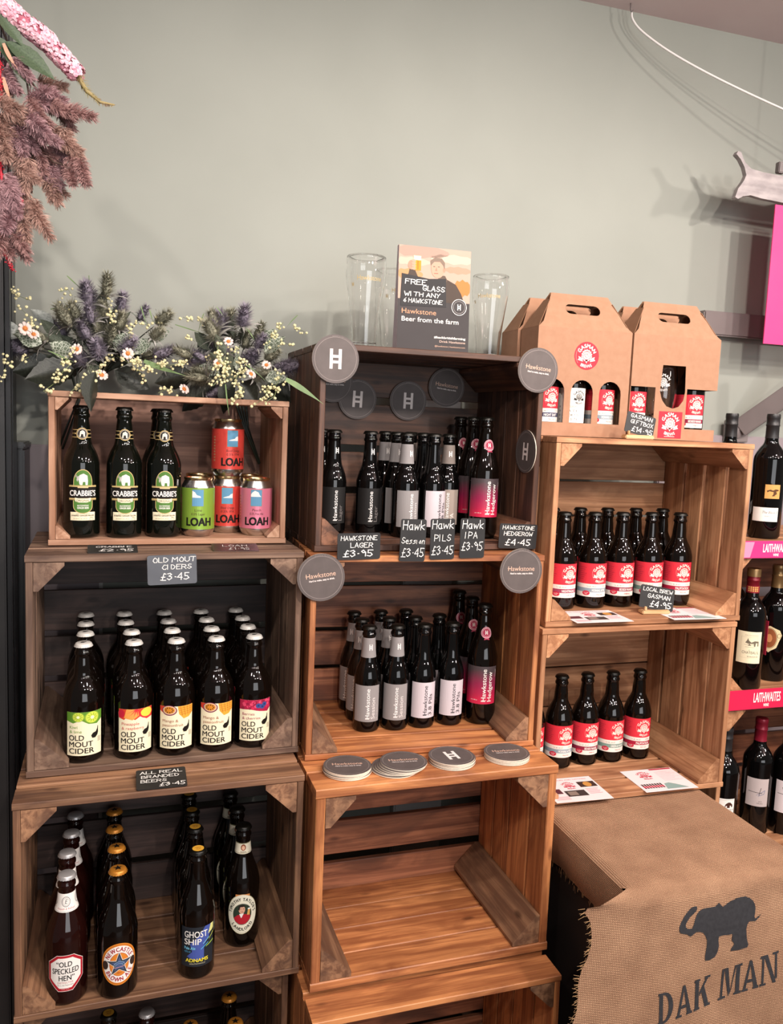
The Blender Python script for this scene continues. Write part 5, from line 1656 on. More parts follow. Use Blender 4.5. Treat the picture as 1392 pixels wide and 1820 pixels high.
from mathutils import noise as mnoise


def wr(x, z, s=6.0, a=.004):
    return a * mnoise.noise(Vector((x * s, z * s, 3.3)))


def front_y(x, z):
    """front drop of the cloth: hangs from the rounded edge, bellies slightly"""
    return 1.186 - .006 * math.sin(max(0, (.65 - z)) * 5) + wr(x, z, 7, .006) + .012 * max(0, (.86 - x) / .1) ** 1.5


def hess():
    verts, faces, uv = [], [], []
    nu = 56
    rows = []
    path = [('t', 1.555 - .0175 * i) for i in range(20)] + [('e', k) for k in range(1, 7)] + [('f', .625 - .0155 * i) for i in range(40)]
    s = 0.0
    last = None
    for kind, a in path:
        row = []
        for j in range(nu + 1):
            f = j / nu
            if kind == 't':
                xl, xr = .852, 1.256
                x = xl + (xr - xl) * f
                y, z = a, .6535 + wr(x, a, 9, .0012) - .010 * max(0, 1 - f / .05) ** 2
            elif kind == 'e':
                th = a / 7 * PI / 2
                xl = .852 - .085 * max(0, (a - 1) / 5.0) ** 1.2
                x = xl + (1.256 - xl) * f
                r = .026
                y, z = 1.212 - r * math.sin(th) + wr(x, .65, 7, .002), .6535 - r * (1 - math.cos(th))
                if a == 6:
                    y = front_y(x, z)
            else:
                zz = a
                tt = (.65 - zz)
                xl = .760 + .022 * math.exp(-((tt - .10) / .05) ** 2) + .008 * math.sin(tt * 38) * (1 if tt > .03 else 0) - .012 * max(0, tt - .12) / .12
                x = xl + (1.258 - xl) * f
                y, z = front_y(x, zz), zz
            row.append((x, y, z))
        rows.append(row)
    vprev = None
    for i, row in enumerate(rows):
        if i:
            m_ = nu // 2
            s += (Vector(row[m_]) - Vector(rows[i - 1][m_])).length
        for (x, y, z) in row:
            verts.append((x, y, z)); uv.append((x, s))
    n1 = nu + 1
    for i in range(len(rows) - 1):
        for j in range(nu):
            faces.append((i * n1 + j, (i + 1) * n1 + j, (i + 1) * n1 + j + 1, i * n1 + j + 1))
    # flap over the open side, frayed below
    base = len(verts)
    nv, nw = 8, 22
    for i in range(nv + 1):
        for j in range(nw + 1):
            y = 1.555 - (1.555 - 1.19) * j / nw
            zb = .548 + .010 * mnoise.noise(Vector((y * 20, 1.7, 0)))
            g = i / nv
            z = .6435 + wr(.852, y, 9, .0012) - (.6435 - zb) * g
            x = .852 - .010 * math.sin(g * PI * .9) + .012 * g + wr(y, z, 10, .006) * g
            verts.append((x, y, z)); uv.append((.852 - g * .1, y))
    for i in range(nv):
        for j in range(nw):
            a = base + i * (nw + 1) + j
            faces.append((a, a + 1, a + nw + 2, a + nw + 1))
    me = mesh('sack_cloth', verts, faces, [M_hess], None, True)
    ul = me.uv_layers.new(name='UVMap')
    for lp in me.loops:
        ul.data[lp.index].uv = uv[lp.vertex_index]
    return me, rows


sack = thing('hessian_sack', 'brown hessian sack printed with an elephant, draped over the plinth', 'sack', (.868, 1.205, .648))
hme, hrows = hess()
off = Vector((.868, 1.205, .648))
for v in hme.vertices:
    v.co -= off
obj('sack_cloth', hme, sack)
# frayed threads along the cut edge
fv, ff = [], []
rr = random.Random(11)
for i in range(26, 64):
    if i >= len(hrows):
        break
    for q in range(5):
        a = Vector(hrows[i][0]) + Vector((0, 0, rr.uniform(-.008, .008)))
        d = Vector((-rr.uniform(.004, .013), rr.uniform(-.004, .004), rr.uniform(-.006, .003)))
        k = len(fv)
        wv = Vector((0, 0, .0006))
        fv += [a - wv - off, a + wv - off, a + d + wv * .5 - off, a + d - wv * .5 - off]
        ff.append((k, k + 1, k + 2, k + 3))
for j in range(60):
    y = rr.uniform(1.2, 1.5)
    a = Vector((.860, y, .552 + rr.uniform(-.006, .01)))
    d = Vector((rr.uniform(-.003, .003), rr.uniform(-.003, .003), -rr.uniform(.004, .014)))
    k = len(fv); wv = Vector((0, .0006, 0))
    fv += [a - wv - off, a + wv - off, a + d + wv * .5 - off, a + d - wv * .5 - off]
    ff.append((k, k + 1, k + 2, k + 3))
fr = obj('frayed_threads', mesh('frayed_threads', fv, ff, [pm('jute_thread', '#b08a62', .9)]), sack)
fr['kind'] = 'stuff'
p = Print()
M_paint = noisy('stencil_paint', '#26262a', '#303034', 120, .85, .2, 4, .001)
ELE = [(0.989, 0.613), (0.977, 0.612), (0.963, 0.599), (0.953, 0.58), (0.956, 0.567), (0.97, 0.563), (0.979, 0.557), (0.99, 0.564), (1.006, 0.56), (1.016, 0.544), (1.016, 0.525), (1.016, 0.503), (1.038, 0.507), (1.044, 0.528), (1.042, 0.547), (1.065, 0.547), (1.073, 0.547), (1.072, 0.535), (1.079, 0.526), (1.072, 0.513), (1.11, 0.515), (1.108, 0.529), (1.104, 0.552), (1.11, 0.566), (1.125, 0.564), (1.139, 0.576), (1.127, 0.57), (1.122, 0.573), (1.124, 0.589), (1.117, 0.605), (1.099, 0.616), (1.078, 0.616), (1.058, 0.61), (1.047, 0.604), (1.038, 0.613), (1.03, 0.607), (1.006, 0.607), (0.992, 0.601), (0.986, 0.588), (0.981, 0.573), (0.97, 0.574), (0.966, 0.582), (0.975, 0.595), (0.988, 0.604)]
p.poly([q for i in range(len(ELE)) for q in [ELE[i], tuple((9 * (ELE[i][j] + ELE[(i + 1) % len(ELE)][j]) - ELE[i - 1][j] - ELE[(i + 2) % len(ELE)][j]) / 16 for j in (0, 1))]], M_paint, 0)
p.ell(1.0015, .5985, .004, .004, M_hess, 1, 10) if False else None
ga = math.atan2(.042, .258)
def stencil(ch, x, y, w, h):
    """serif stencil capitals from bars"""
    b = w * .26; s = h * .075; bars = []
    V = lambda a, c=0, d=h: bars.append([(a, c), (a + b, c), (a + b, d), (a, d)])
    S = lambda a, yy: bars.append([(a - b * .25, yy), (a + b * 1.25, yy), (a + b * 1.25, yy + s), (a - b * .25, yy + s)])
    if ch == 'D':
        V(0); S(0, 0); S(0, h - s)
        o_ = [(w * .30 + w * .68 * math.sin(PI * k / 12), h / 2 - h / 2 * math.cos(PI * k / 12)) for k in range(13)]
        i_ = [(w * .30 + w * .36 * math.sin(PI * k / 12), h / 2 - (h / 2 - s * 1.1) * math.cos(PI * k / 12)) for k in range(13)]
        bars.append(o_ + i_[::-1])
    elif ch == 'A':
        bars += [[(0, 0), (w * .18, 0), (w * .52, h), (w * .38, h)], [(w * .55, h * .98), (w * .42, h * .98), (w * .72, 0), (w, 0)], [(w * .27, h * .26), (w * .62, h * .26), (w * .60, h * .36), (w * .32, h * .36)]]
        S(w * .02, 0); S(w * .72, 0)
    elif ch == 'K':
        V(0); S(0, 0); S(0, h - s)
        bars += [[(b * 1.15, h * .42), (b * 1.15, h * .56), (w * .78, h), (w * .95, h)], [(w * .40, h * .60), (w * .62, h * .70), (w, 0), (w * .70, 0)]]
        S(w * .74, 0); S(w * .70, h - s)
    elif ch == 'M':
        b2 = w * .20
        bars += [[(0, 0), (b2 * .6, 0), (b2 * .9, h), (b2 * .3, h)], [(b2 * .9, h), (b2 * 1.9, h), (w * .54, h * .18), (w * .44, 0)], [(w * .52, h * .05), (w * .60, h * .25), (w * .80, h), (w * .72, h)], [(w * .80, 0), (w, 0), (w, h), (w * .80, h)]]
        S(-b2 * .2, 0); S(w * .78, 0); S(w * .78, h - s)
    elif ch == 'N':
        bars += [[(0, 0), (w * .14, 0), (w * .14, h), (0, h)], [(w * .10, h), (w * .36, h), (w * .92, 0), (w * .72, 0)], [(w * .84, h * .12), (w * .98, h * .12), (w * .98, h), (w * .84, h)]]
        S(-w * .05, 0); S(w * .76, h - s); S(-w * .05, h - s)
    c, sn = math.cos(ga), math.sin(ga)
    for i, bb in enumerate(bars):
        p.poly([(x + px * c - py * sn * .35, y + px * sn + py) for px, py in bb], M_paint, .1 * i)
x0, z0, LW, LH = .924, .392, .0335, .062
adv = 0.0
for ch in 'DAK MAN':
    if ch == ' ':
        adv += .018
        continue
    wd = LW * {'M': 1.28, 'N': 1.05, 'D': .9}.get(ch, 1)
    stencil(ch, x0 + adv * math.cos(ga), z0 + adv * math.sin(ga), wd, LH)
    adv += wd + .0075
obj('stencil_print', p.build('stencil_print', lambda u, v, o: (u - off.x, front_y(u, v) - o - .0006 - off.y, v - off.z), .012, vstep=.012), sack)

# ================================================================== flowers
TH1 = [(-0.097, 1.781, 1.699), (-0.062, 1.769, 1.715), (-0.036, 1.796, 1.69), (-0.037, 1.774, 1.652), (-0.093, 1.766, 1.662), (-0.114, 1.796, 1.632), (-0.154, 1.843, 1.635), (-0.2, 1.832, 1.602), (-0.241, 1.829, 1.601), (-0.053, 1.78, 1.619), (-0.11, 1.808, 1.578), (0.045, 1.785, 1.666), (0.042, 1.776, 1.596), (-0.137, 1.77, 1.652), (-0.078, 1.779, 1.594), (0.019, 1.843, 1.596), (-0.228, 1.835, 1.591)]
LL1 = [(-0.182, 1.815, 1.653), (-0.106, 1.814, 1.616), (-0.035, 1.765, 1.614), (0.001, 1.775, 1.608), (0.039, 1.8, 1.635), (-0.244, 1.809, 1.626), (-0.09, 1.818, 1.563), (-0.064, 1.82, 1.567), (-0.201, 1.757, 1.61), (-0.144, 1.798, 1.593)]
DL1 = [(-0.184, 1.84, 1.559), (-0.137, 1.83, 1.558), (-0.082, 1.615, 1.518), (-0.021, 1.828, 1.548), (-0.155, 1.805, 1.551), (-0.076, 1.856, 1.674), (-0.049, 1.852, 1.581)]
DA1 = [(-0.209, 1.736, 1.626), (-0.116, 1.729, 1.593), (-0.071, 1.747, 1.546), (-0.021, 1.737, 1.591), (-0.195, 1.746, 1.617)]
SP1 = [[(-0.245, 1.805, 1.707), (-0.228, 1.805, 1.695), (-0.211, 1.805, 1.689)], [(-0.229, 1.771, 1.67), (-0.217, 1.771, 1.664), (-0.2, 1.771, 1.647), (-0.196, 1.771, 1.64)], [(-0.148, 1.761, 1.704), (-0.134, 1.761, 1.71), (-0.126, 1.761, 1.698)], [(-0.143, 1.78, 1.689), (-0.138, 1.78, 1.679), (-0.133, 1.78, 1.666)], [(-0.021, 1.763, 1.649), (-0.016, 1.763, 1.631), (-0.018, 1.763, 1.615), (-0.015, 1.763, 1.599)], [(-0.041, 1.736, 1.585), (-0.021, 1.736, 1.573), (-0.0, 1.736, 1.575), (0.02, 1.736, 1.557)], [(-0.003, 1.751, 1.565), (0.005, 1.751, 1.552), (0.012, 1.751, 1.542)], [(-0.091, 1.62, 1.538), (-0.105, 1.62, 1.521), (-0.119, 1.62, 1.507)], [(-0.247, 1.724, 1.567), (-0.233, 1.724, 1.56), (-0.228, 1.724, 1.55)], [(-0.242, 1.725, 1.549), (-0.247, 1.725, 1.529)], [(-0.219, 1.783, 1.569), (-0.208, 1.783, 1.575)], [(0.038, 1.748, 1.58), (0.057, 1.748, 1.571), (0.067, 1.748, 1.569)], [(-0.006, 1.773, 1.657), (0.015, 1.773, 1.653)], [(-0.062, 1.767, 1.575), (-0.047, 1.767, 1.584)], [(0.075, 1.754, 1.583), (0.091, 1.754, 1.578)]]
GR1 = [[(-0.268, 1.85, 1.732), (-0.256, 1.85, 1.721), (-0.246, 1.85, 1.71)], [(-0.137, 1.778, 1.738), (-0.123, 1.778, 1.726), (-0.108, 1.778, 1.712)], [(-0.097, 1.797, 1.745), (-0.097, 1.797, 1.734), (-0.1, 1.797, 1.722)], [(-0.172, 1.778, 1.59), (-0.15, 1.778, 1.581), (-0.125, 1.778, 1.57)], [(-0.171, 1.817, 1.675), (-0.156, 1.817, 1.679), (-0.138, 1.817, 1.682)], [(0.004, 1.785, 1.691), (0.008, 1.785, 1.672), (0.018, 1.785, 1.649)], [(0.02, 1.792, 1.687), (0.024, 1.792, 1.674), (0.028, 1.792, 1.658)]]
BL1 = [[(0.01, 1.747, 1.579), (0.036, 1.747, 1.567), (0.092, 1.747, 1.554)]]
TH2 = [(0.152, 1.789, 1.668), (0.169, 1.81, 1.668), (0.193, 1.841, 1.681), (0.209, 1.769, 1.677), (0.147, 1.766, 1.644), (0.171, 1.781, 1.618), (0.248, 1.829, 1.656), (0.235, 1.815, 1.603), (0.271, 1.781, 1.606), (0.309, 1.79, 1.585), (0.124, 1.776, 1.553), (0.115, 1.801, 1.59), (0.091, 1.764, 1.599), (0.167, 1.823, 1.53), (0.194, 1.841, 1.656), (0.139, 1.846, 1.575)]
LL2 = [(0.138, 1.809, 1.619), (0.145, 1.827, 1.604), (0.197, 1.751, 1.591), (0.28, 1.773, 1.561), (0.214, 1.827, 1.649), (0.227, 1.812, 1.565), (0.273, 1.783, 1.628), (0.263, 1.825, 1.644), (0.146, 1.8, 1.571)]
DL2 = [(0.3, 1.849, 1.537), (0.135, 1.818, 1.523), (0.085, 1.811, 1.552), (0.221, 1.827, 1.546), (0.187, 1.808, 1.531)]
DA2 = [(0.254, 1.731, 1.584), (0.157, 1.749, 1.583), (0.088, 1.73, 1.526), (0.174, 1.72, 1.626), (0.221, 1.721, 1.563)]
SP2 = [[(0.085, 1.737, 1.67), (0.095, 1.737, 1.666), (0.105, 1.737, 1.662)], [(0.119, 1.798, 1.677), (0.129, 1.798, 1.667)], [(0.095, 1.756, 1.64), (0.101, 1.756, 1.632), (0.109, 1.756, 1.625)], [(0.29, 1.749, 1.676), (0.28, 1.749, 1.659), (0.267, 1.749, 1.643), (0.257, 1.749, 1.627)], [(0.283, 1.73, 1.635), (0.302, 1.73, 1.628)], [(0.162, 1.62, 1.58), (0.155, 1.62, 1.555), (0.137, 1.62, 1.532)], [(0.184, 1.62, 1.562), (0.179, 1.62, 1.542), (0.187, 1.62, 1.531), (0.18, 1.62, 1.507)], [(0.23, 1.62, 1.54), (0.243, 1.62, 1.531), (0.236, 1.62, 1.514), (0.219, 1.62, 1.501)], [(0.037, 1.726, 1.573), (0.061, 1.726, 1.572), (0.093, 1.726, 1.579)], [(0.038, 1.726, 1.516), (0.057, 1.726, 1.525), (0.074, 1.726, 1.518)], [(0.184, 1.737, 1.603), (0.199, 1.737, 1.619)], [(0.169, 1.788, 1.579), (0.184, 1.788, 1.583)]]
GR2 = [[(0.154, 1.773, 1.7), (0.161, 1.773, 1.692), (0.169, 1.773, 1.681)], [(0.323, 1.764, 1.695), (0.311, 1.764, 1.683), (0.301, 1.764, 1.67)], [(0.072, 1.804, 1.661), (0.101, 1.804, 1.654), (0.132, 1.804, 1.646)], [(0.215, 1.782, 1.587), (0.239, 1.782, 1.575), (0.27, 1.782, 1.545)], [(0.073, 1.85, 1.616), (0.105, 1.85, 1.616), (0.134, 1.85, 1.61)], [(0.16, 1.62, 1.536), (0.163, 1.62, 1.505), (0.168, 1.62, 1.477)], [(0.217, 1.808, 1.668), (0.238, 1.808, 1.648), (0.244, 1.808, 1.625)], [(0.132, 1.83, 1.691), (0.126, 1.83, 1.674), (0.121, 1.83, 1.65)]]
BL2 = [[(0.262, 1.534, 1.548), (0.293, 1.534, 1.534), (0.335, 1.534, 1.505)]]
ST1 = [[(-0.15, 1.84, 1.618), (-0.121, 1.848, 1.498), (-0.141, 1.848, 1.445), (-0.161, 1.848, 1.388)], [(-0.126, 1.83, 1.619), (-0.118, 1.838, 1.496), (-0.134, 1.838, 1.441), (-0.151, 1.838, 1.393)]]
ST2 = [[(0.202, 1.84, 1.568), (0.207, 1.838, 1.498), (0.224, 1.838, 1.449), (0.258, 1.838, 1.372)], [(0.209, 1.84, 1.568), (0.214, 1.842, 1.499), (0.227, 1.842, 1.449), (0.259, 1.842, 1.372)], [(0.216, 1.84, 1.568), (0.221, 1.846, 1.499), (0.231, 1.846, 1.45), (0.261, 1.846, 1.372)], [(0.223, 1.84, 1.569), (0.229, 1.85, 1.499), (0.234, 1.85, 1.45), (0.262, 1.85, 1.372)]]
SPK = [(-0.219, 1.45, 2.098), (-0.197, 1.45, 2.08), (-0.141, 1.45, 2.044), (-0.096, 1.45, 2.001)]
TAIL = [(-0.098, 1.45, 2.003), (-0.082, 1.45, 1.978), (-0.061, 1.45, 1.964), (-0.04, 1.45, 1.963)]
PLM = [((-0.198, 1.479, 1.977), 90, 120), ((-0.183, 1.449, 1.989), 60, 110), ((-0.19, 1.435, 1.915), 60, 110), ((-0.107, 1.445, 1.942), 60, 110), ((-0.141, 1.422, 1.9), 70, 120), ((-0.109, 1.445, 1.895), 55, 120), ((-0.088, 1.435, 1.852), 60, 130), ((-0.139, 1.473, 1.849), 80, 120), ((-0.128, 1.47, 1.823), 80, 110), ((-0.188, 1.45, 1.867), 80, 120), ((-0.192, 1.422, 1.802), 90, 130), ((-0.161, 1.435, 1.771), 90, 120), ((-0.194, 1.435, 1.732), 90, 110), ((-0.187, 1.432, 1.761), 90, 120), ((-0.167, 1.434, 1.838), 85, 120), ((-0.157, 1.472, 1.878), 75, 130), ((-0.172, 1.429, 1.886), 80, 120), ((-0.2, 1.423, 1.881), 100, 120), ((-0.208, 1.476, 1.782), 100, 120), ((-0.141, 1.454, 1.956), 50, 120), ((-0.13, 1.479, 1.978), 40, 100), ((-0.163, 1.444, 1.933), 70, 110), ((-0.121, 1.474, 1.881), 60, 110), ((-0.177, 1.459, 1.808), 90, 130)]
HST = [[(-0.226, 1.455, 2.103), (-0.194, 1.455, 2.028), (-0.17, 1.455, 1.982), (-0.161, 1.455, 1.919), (-0.164, 1.455, 1.813)], [(-0.194, 1.455, 2.028), (-0.153, 1.455, 1.966), (-0.115, 1.455, 1.925)], [(-0.226, 1.455, 2.103), (-0.203, 1.455, 1.981), (-0.198, 1.455, 1.891), (-0.197, 1.455, 1.774)], [(-0.163, 1.455, 1.895), (-0.131, 1.455, 1.864), (-0.101, 1.455, 1.861)], [(-0.163, 1.455, 1.872), (-0.142, 1.455, 1.827)], [(-0.196, 1.455, 1.821), (-0.17, 1.455, 1.793)]]
HLF = [[(-0.209, 1.44, 2.069), (-0.173, 1.44, 2.029)], [(-0.197, 1.44, 2.029), (-0.13, 1.44, 1.99)], [(-0.201, 1.44, 2.026), (-0.162, 1.44, 1.973)], [(-0.211, 1.44, 2.035), (-0.182, 1.44, 1.997)]]
RED = [[(-0.213, 1.43, 1.748), (-0.204, 1.43, 1.716), (-0.188, 1.43, 1.687)], [(-0.208, 1.43, 2.016), (-0.203, 1.43, 1.979), (-0.203, 1.43, 1.941)], [(-0.206, 1.43, 1.848), (-0.204, 1.43, 1.83), (-0.2, 1.43, 1.791), (-0.202, 1.43, 1.749)], [(-0.175, 1.43, 1.796), (-0.182, 1.43, 1.777), (-0.193, 1.43, 1.752)]]
RIB = [[(-0.199, 1.43, 2.022), (-0.191, 1.43, 2.001), (-0.18, 1.43, 1.989)], [(-0.2, 1.43, 1.973), (-0.196, 1.43, 1.955), (-0.188, 1.43, 1.936)], [(-0.207, 1.43, 1.893), (-0.204, 1.43, 1.864), (-0.205, 1.43, 1.832)]]
M_thA = noisy('thistle_olive', '#7c7b6a', '#a29f8a', 60, .8, .1)
M_thB = noisy('thistle_purple', '#756d7a', '#988f9c', 60, .8, .1)
M_bract = noisy('bract_grey', '#84827c', '#a5a29e', 40, .7, .1)
M_dleaf = noisy('dark_leaf', '#1d211c', '#2a2f27', 25, .45, .1)
M_grass = noisy('grass_blade', '#4d6a34', '#6a8448', 25, .5, .05)
M_berry = pm('cream_berry', '#ded6a8', .55)
M_sprig = pm('sprig_green', '#6f7a4c', .6)
M_petal = pm('daisy_petal', '#e2ccc6', .6)
M_eye = noisy('daisy_eye', '#b0642c', '#cf8440', 200, .7, .3)
M_stem = pm('dark_stem', '#20261e', .5)


def veined(name, g, wv):
    mt, nt, b = newmat(name)
    N, L = nt.nodes, nt.links
    tc = N.new('ShaderNodeTexCoord')
    vo = N.new('ShaderNodeTexVoronoi'); vo.feature = 'DISTANCE_TO_EDGE'; vo.inputs['Scale'].default_value = 9
    L.new(tc.outputs['Object'], vo.inputs['Vector'])
    rp = N.new('ShaderNodeValToRGB'); rp.color_ramp.elements[0].position = .03; rp.color_ramp.elements[0].color = hx(wv); rp.color_ramp.elements[1].position = .09; rp.color_ramp.elements[1].color = hx(g)
    L.new(vo.outputs[0], rp.inputs[0]); L.new(rp.outputs[0], b.inputs['Base Color']); b.inputs['Roughness'].default_value = .6
    return mt


M_vleaf = veined('veined_leaf', '#5c6856', '#c2c8ba')
M_pleaf = noisy('pale_leaf', '#8f9590', '#b9bdb8', 12, .6, .05)


def thistle_mesh(seed, mat):
    rr = random.Random(seed)
    vs, fs, mi = [], [], []
    n, m_ = 10, 7
    Lh, Rr = .034, .0068
    prof = [(Rr * math.sin(PI * (i + .35) / (m_ + .6)) ** .7, Lh * i / m_) for i in range(m_ + 1)]
    for (r, z) in prof:
        for k in range(n):
            a = 2 * PI * k / n
            vs.append((r * math.cos(a), r * math.sin(a), z))
    for i in range(m_):
        for k in range(n):
            fs.append((i * n + k, i * n + (k + 1) % n, (i + 1) * n + (k + 1) % n, (i + 1) * n + k)); mi.append(0)
    for q in range(380):
        t = rr.random()
        i = min(m_ - 1, int(t * m_)); f = t * m_ - i
        r = prof[i][0] * (1 - f) + prof[i + 1][0] * f
        z = Lh * t
        a = rr.uniform(0, 2 * PI)
        d = Vector((math.cos(a), math.sin(a), .25 + .9 * t * t)).normalized()
        p0 = Vector((r * math.cos(a), r * math.sin(a), z)) * .95
        w = Vector((-math.sin(a), math.cos(a), 0)) * .0008
        tip = p0 + d * rr.uniform(.007, .0125)
        k = len(vs)
        vs += [tuple(p0 - w), tuple(p0 + w), tuple(tip)]
        fs.append((k, k + 1, k + 2)); mi.append(0)
    for q in range(8):
        a = 2 * PI * q / 8 + rr.uniform(-.2, .2)
        ln = rr.uniform(.018, .032)
        rad = Vector((math.cos(a), math.sin(a), 0)); sd = Vector((-math.sin(a), math.cos(a), 0))
        k = len(vs)
        for j in range(5):
            t = j / 4
            c = rad * (.004 + ln * t) + Vector((0, 0, .002 + .012 * t - .010 * t * t))
            w = .0026 * (1 - t) ** .8 + .0001
            vs += [tuple(c - sd * w), tuple(c + sd * w + Vector((0, 0, .001)))]
        for j in range(4):
            fs.append((k + 2 * j, k + 2 * j + 1, k + 2 * j + 3, k + 2 * j + 2)); mi.append(1)
    return mesh('thistle_head', vs, fs, [mat, M_bract], mi)


def leaf_mesh(mat, serr=0.0, fold=.15, curl=.25, ratio=.5):
    """leaf one unit long along +x, lying in xy"""
    vs, fs = [], []
    n, m_ = 14, 4
    for i in range(n + 1):
        t = i / n
        w = ratio * .5 * math.sin(PI * t ** .85) * (1 + (serr if i % 2 else -serr)) + .002
        for j in range(-m_, m_ + 1):
            f = j / m_
            vs.append((t, w * f, fold * abs(f) * w * 2 - curl * t * t * .5))
    c = 2 * m_ + 1
    for i in range(n):
        for j in range(2 * m_):
            fs.append((i * c + j, (i + 1) * c + j, (i + 1) * c + j + 1, i * c + j + 1))
    return mesh('leaf', vs, fs, [mat], None, True)


def daisy_mesh():
    vs, fs, mi = [], [], []
    for q in range(9):
        a = 2 * PI * q / 9 + .12 * math.sin(5 * q)
        rad = Vector((math.cos(a), math.sin(a), 0)); sd = Vector((-math.sin(a), math.cos(a), 0))
        k = len(vs)
        for (t, w, z) in ((.004, .0010, 0), (.008, .0030, .0024), (.0115, .0036, .0030), (.0142, .0024, .0012)):
            vs += [tuple(rad * t - sd * w + Vector((0, 0, z))), tuple(rad * t + sd * w + Vector((0, 0, z + .0003)))]
        for j in range(3):
            fs.append((k + 2 * j, k + 2 * j + 1, k + 2 * j + 3, k + 2 * j + 2)); mi.append(0)
    k = len(vs)
    prof = [(.0056, .0008), (.0050, .0028), (.0030, .0042), (.0, .0046)]
    for (r, z) in prof[:-1]:
        for j in range(12):
            vs.append((r * math.cos(2 * PI * j / 12), r * math.sin(2 * PI * j / 12), z))
    vs.append((0, 0, .0046))
    for i in range(2):
        for j in range(12):
            fs.append((k + i * 12 + j, k + i * 12 + (j + 1) % 12, k + (i + 1) * 12 + (j + 1) % 12, k + (i + 1) * 12 + j)); mi.append(1)
    for j in range(12):
        fs.append((k + 24 + j, k + 24 + (j + 1) % 12, k + 36)); mi.append(1)
    return mesh('daisy', vs, fs, [M_petal, M_eye], mi)


bmI = bmesh.new(); bmesh.ops.create_icosphere(bmI, subdivisions=1, radius=1)
ICO_V = [v.co.copy() for v in bmI.verts]; ICO_F = [tuple(v.index for v in f.verts) for f in bmI.faces]; bmI.free()


def sprig_mesh(line, seed, br=.0033, dens=210):
    rr = random.Random(seed)
    pts = [Vector(p) for p in line]
    vs, fs, mi = [], [], []
    tot = sum((b - a).length for a, b in zip(pts[:-1], pts[1:]))
    n = max(8, int(tot * dens * 1.6))
    for a, b in zip(pts[:-1], pts[1:]):
        k = len(vs); w = .0005
        for p in (a, b):
            vs += [tuple(p + Vector((w, 0, 0))), tuple(p + Vector((-w, 0, w))), tuple(p + Vector((0, w, -w)))]
        for j in range(3):
            fs.append((k + j, k + (j + 1) % 3, k + 3 + (j + 1) % 3, k + 3 + j)); mi.append(1)
    for q in range(n):
        t = rr.random() * tot
        for a, b in zip(pts[:-1], pts[1:]):
            l = (b - a).length
            if t <= l:
                c = a.lerp(b, t / l); break
            t -= l
        c = c + Vector((rr.gauss(0, .0045), rr.gauss(0, .004), rr.gauss(0, .0045)))
        r = br * rr.uniform(.6, 1.15)
        k = len(vs)
        vs += [tuple(c + v * r) for v in ICO_V]
        fs += [tuple(k + i for i in f) for f in ICO_F]; mi += [0] * len(ICO_F)
    return vs, fs, mi


def blade_mesh(line, w, o, n=10):
    P = bez(*line, n=n) if len(line) == 3 else [Vector(p) for p in line]
    vs, fs = [], []
    for i, q in enumerate(P):
        t = i / (len(P) - 1)
        d = (P[min(i + 1, len(P) - 1)] - P[max(0, i - 1)]).normalized()
        s = d.cross(Vector((0, -1, .35))).normalized()
        ww = w * (.25 + .75 * math.sin(PI * min(1, t * .9 + .15))) * (1 - t ** 3) + .0002
        vs += [tuple(q - s * ww - o), tuple(q + s * ww - o)]
    for i in range(len(P) - 1):
        fs.append((2 * i, 2 * i + 1, 2 * i + 3, 2 * i + 2))
    return mesh('grass_blade', vs, fs, [M_grass])


TH_M = [thistle_mesh(1, M_thA), thistle_mesh(2, M_thB), thistle_mesh(3, M_thA), thistle_mesh(4, M_thB)]
LF_V, LF_P, LF_D = leaf_mesh(M_vleaf, 0, .12, .3, .68), leaf_mesh(M_pleaf, 0, .12, .3, .6), leaf_mesh(M_dleaf, .05, .15, .3, .62)
DAISY = daisy_mesh()
LF_M = leaf_mesh(noisy('mid_leaf', '#4a5244', '#6a7262', 30, .6, .1), .04, .2, .35, .45)


def aim(o, d, sc=1.0, axis='Z', spin=0.0):
    q = d.to_track_quat(axis, 'Y' if axis != 'Y' else 'Z')
    o.matrix_basis = Matrix.Translation(o.location) @ q.to_matrix().to_4x4() @ Matrix.Rotation(spin, 4, axis) @ Matrix.Scale(sc, 4)


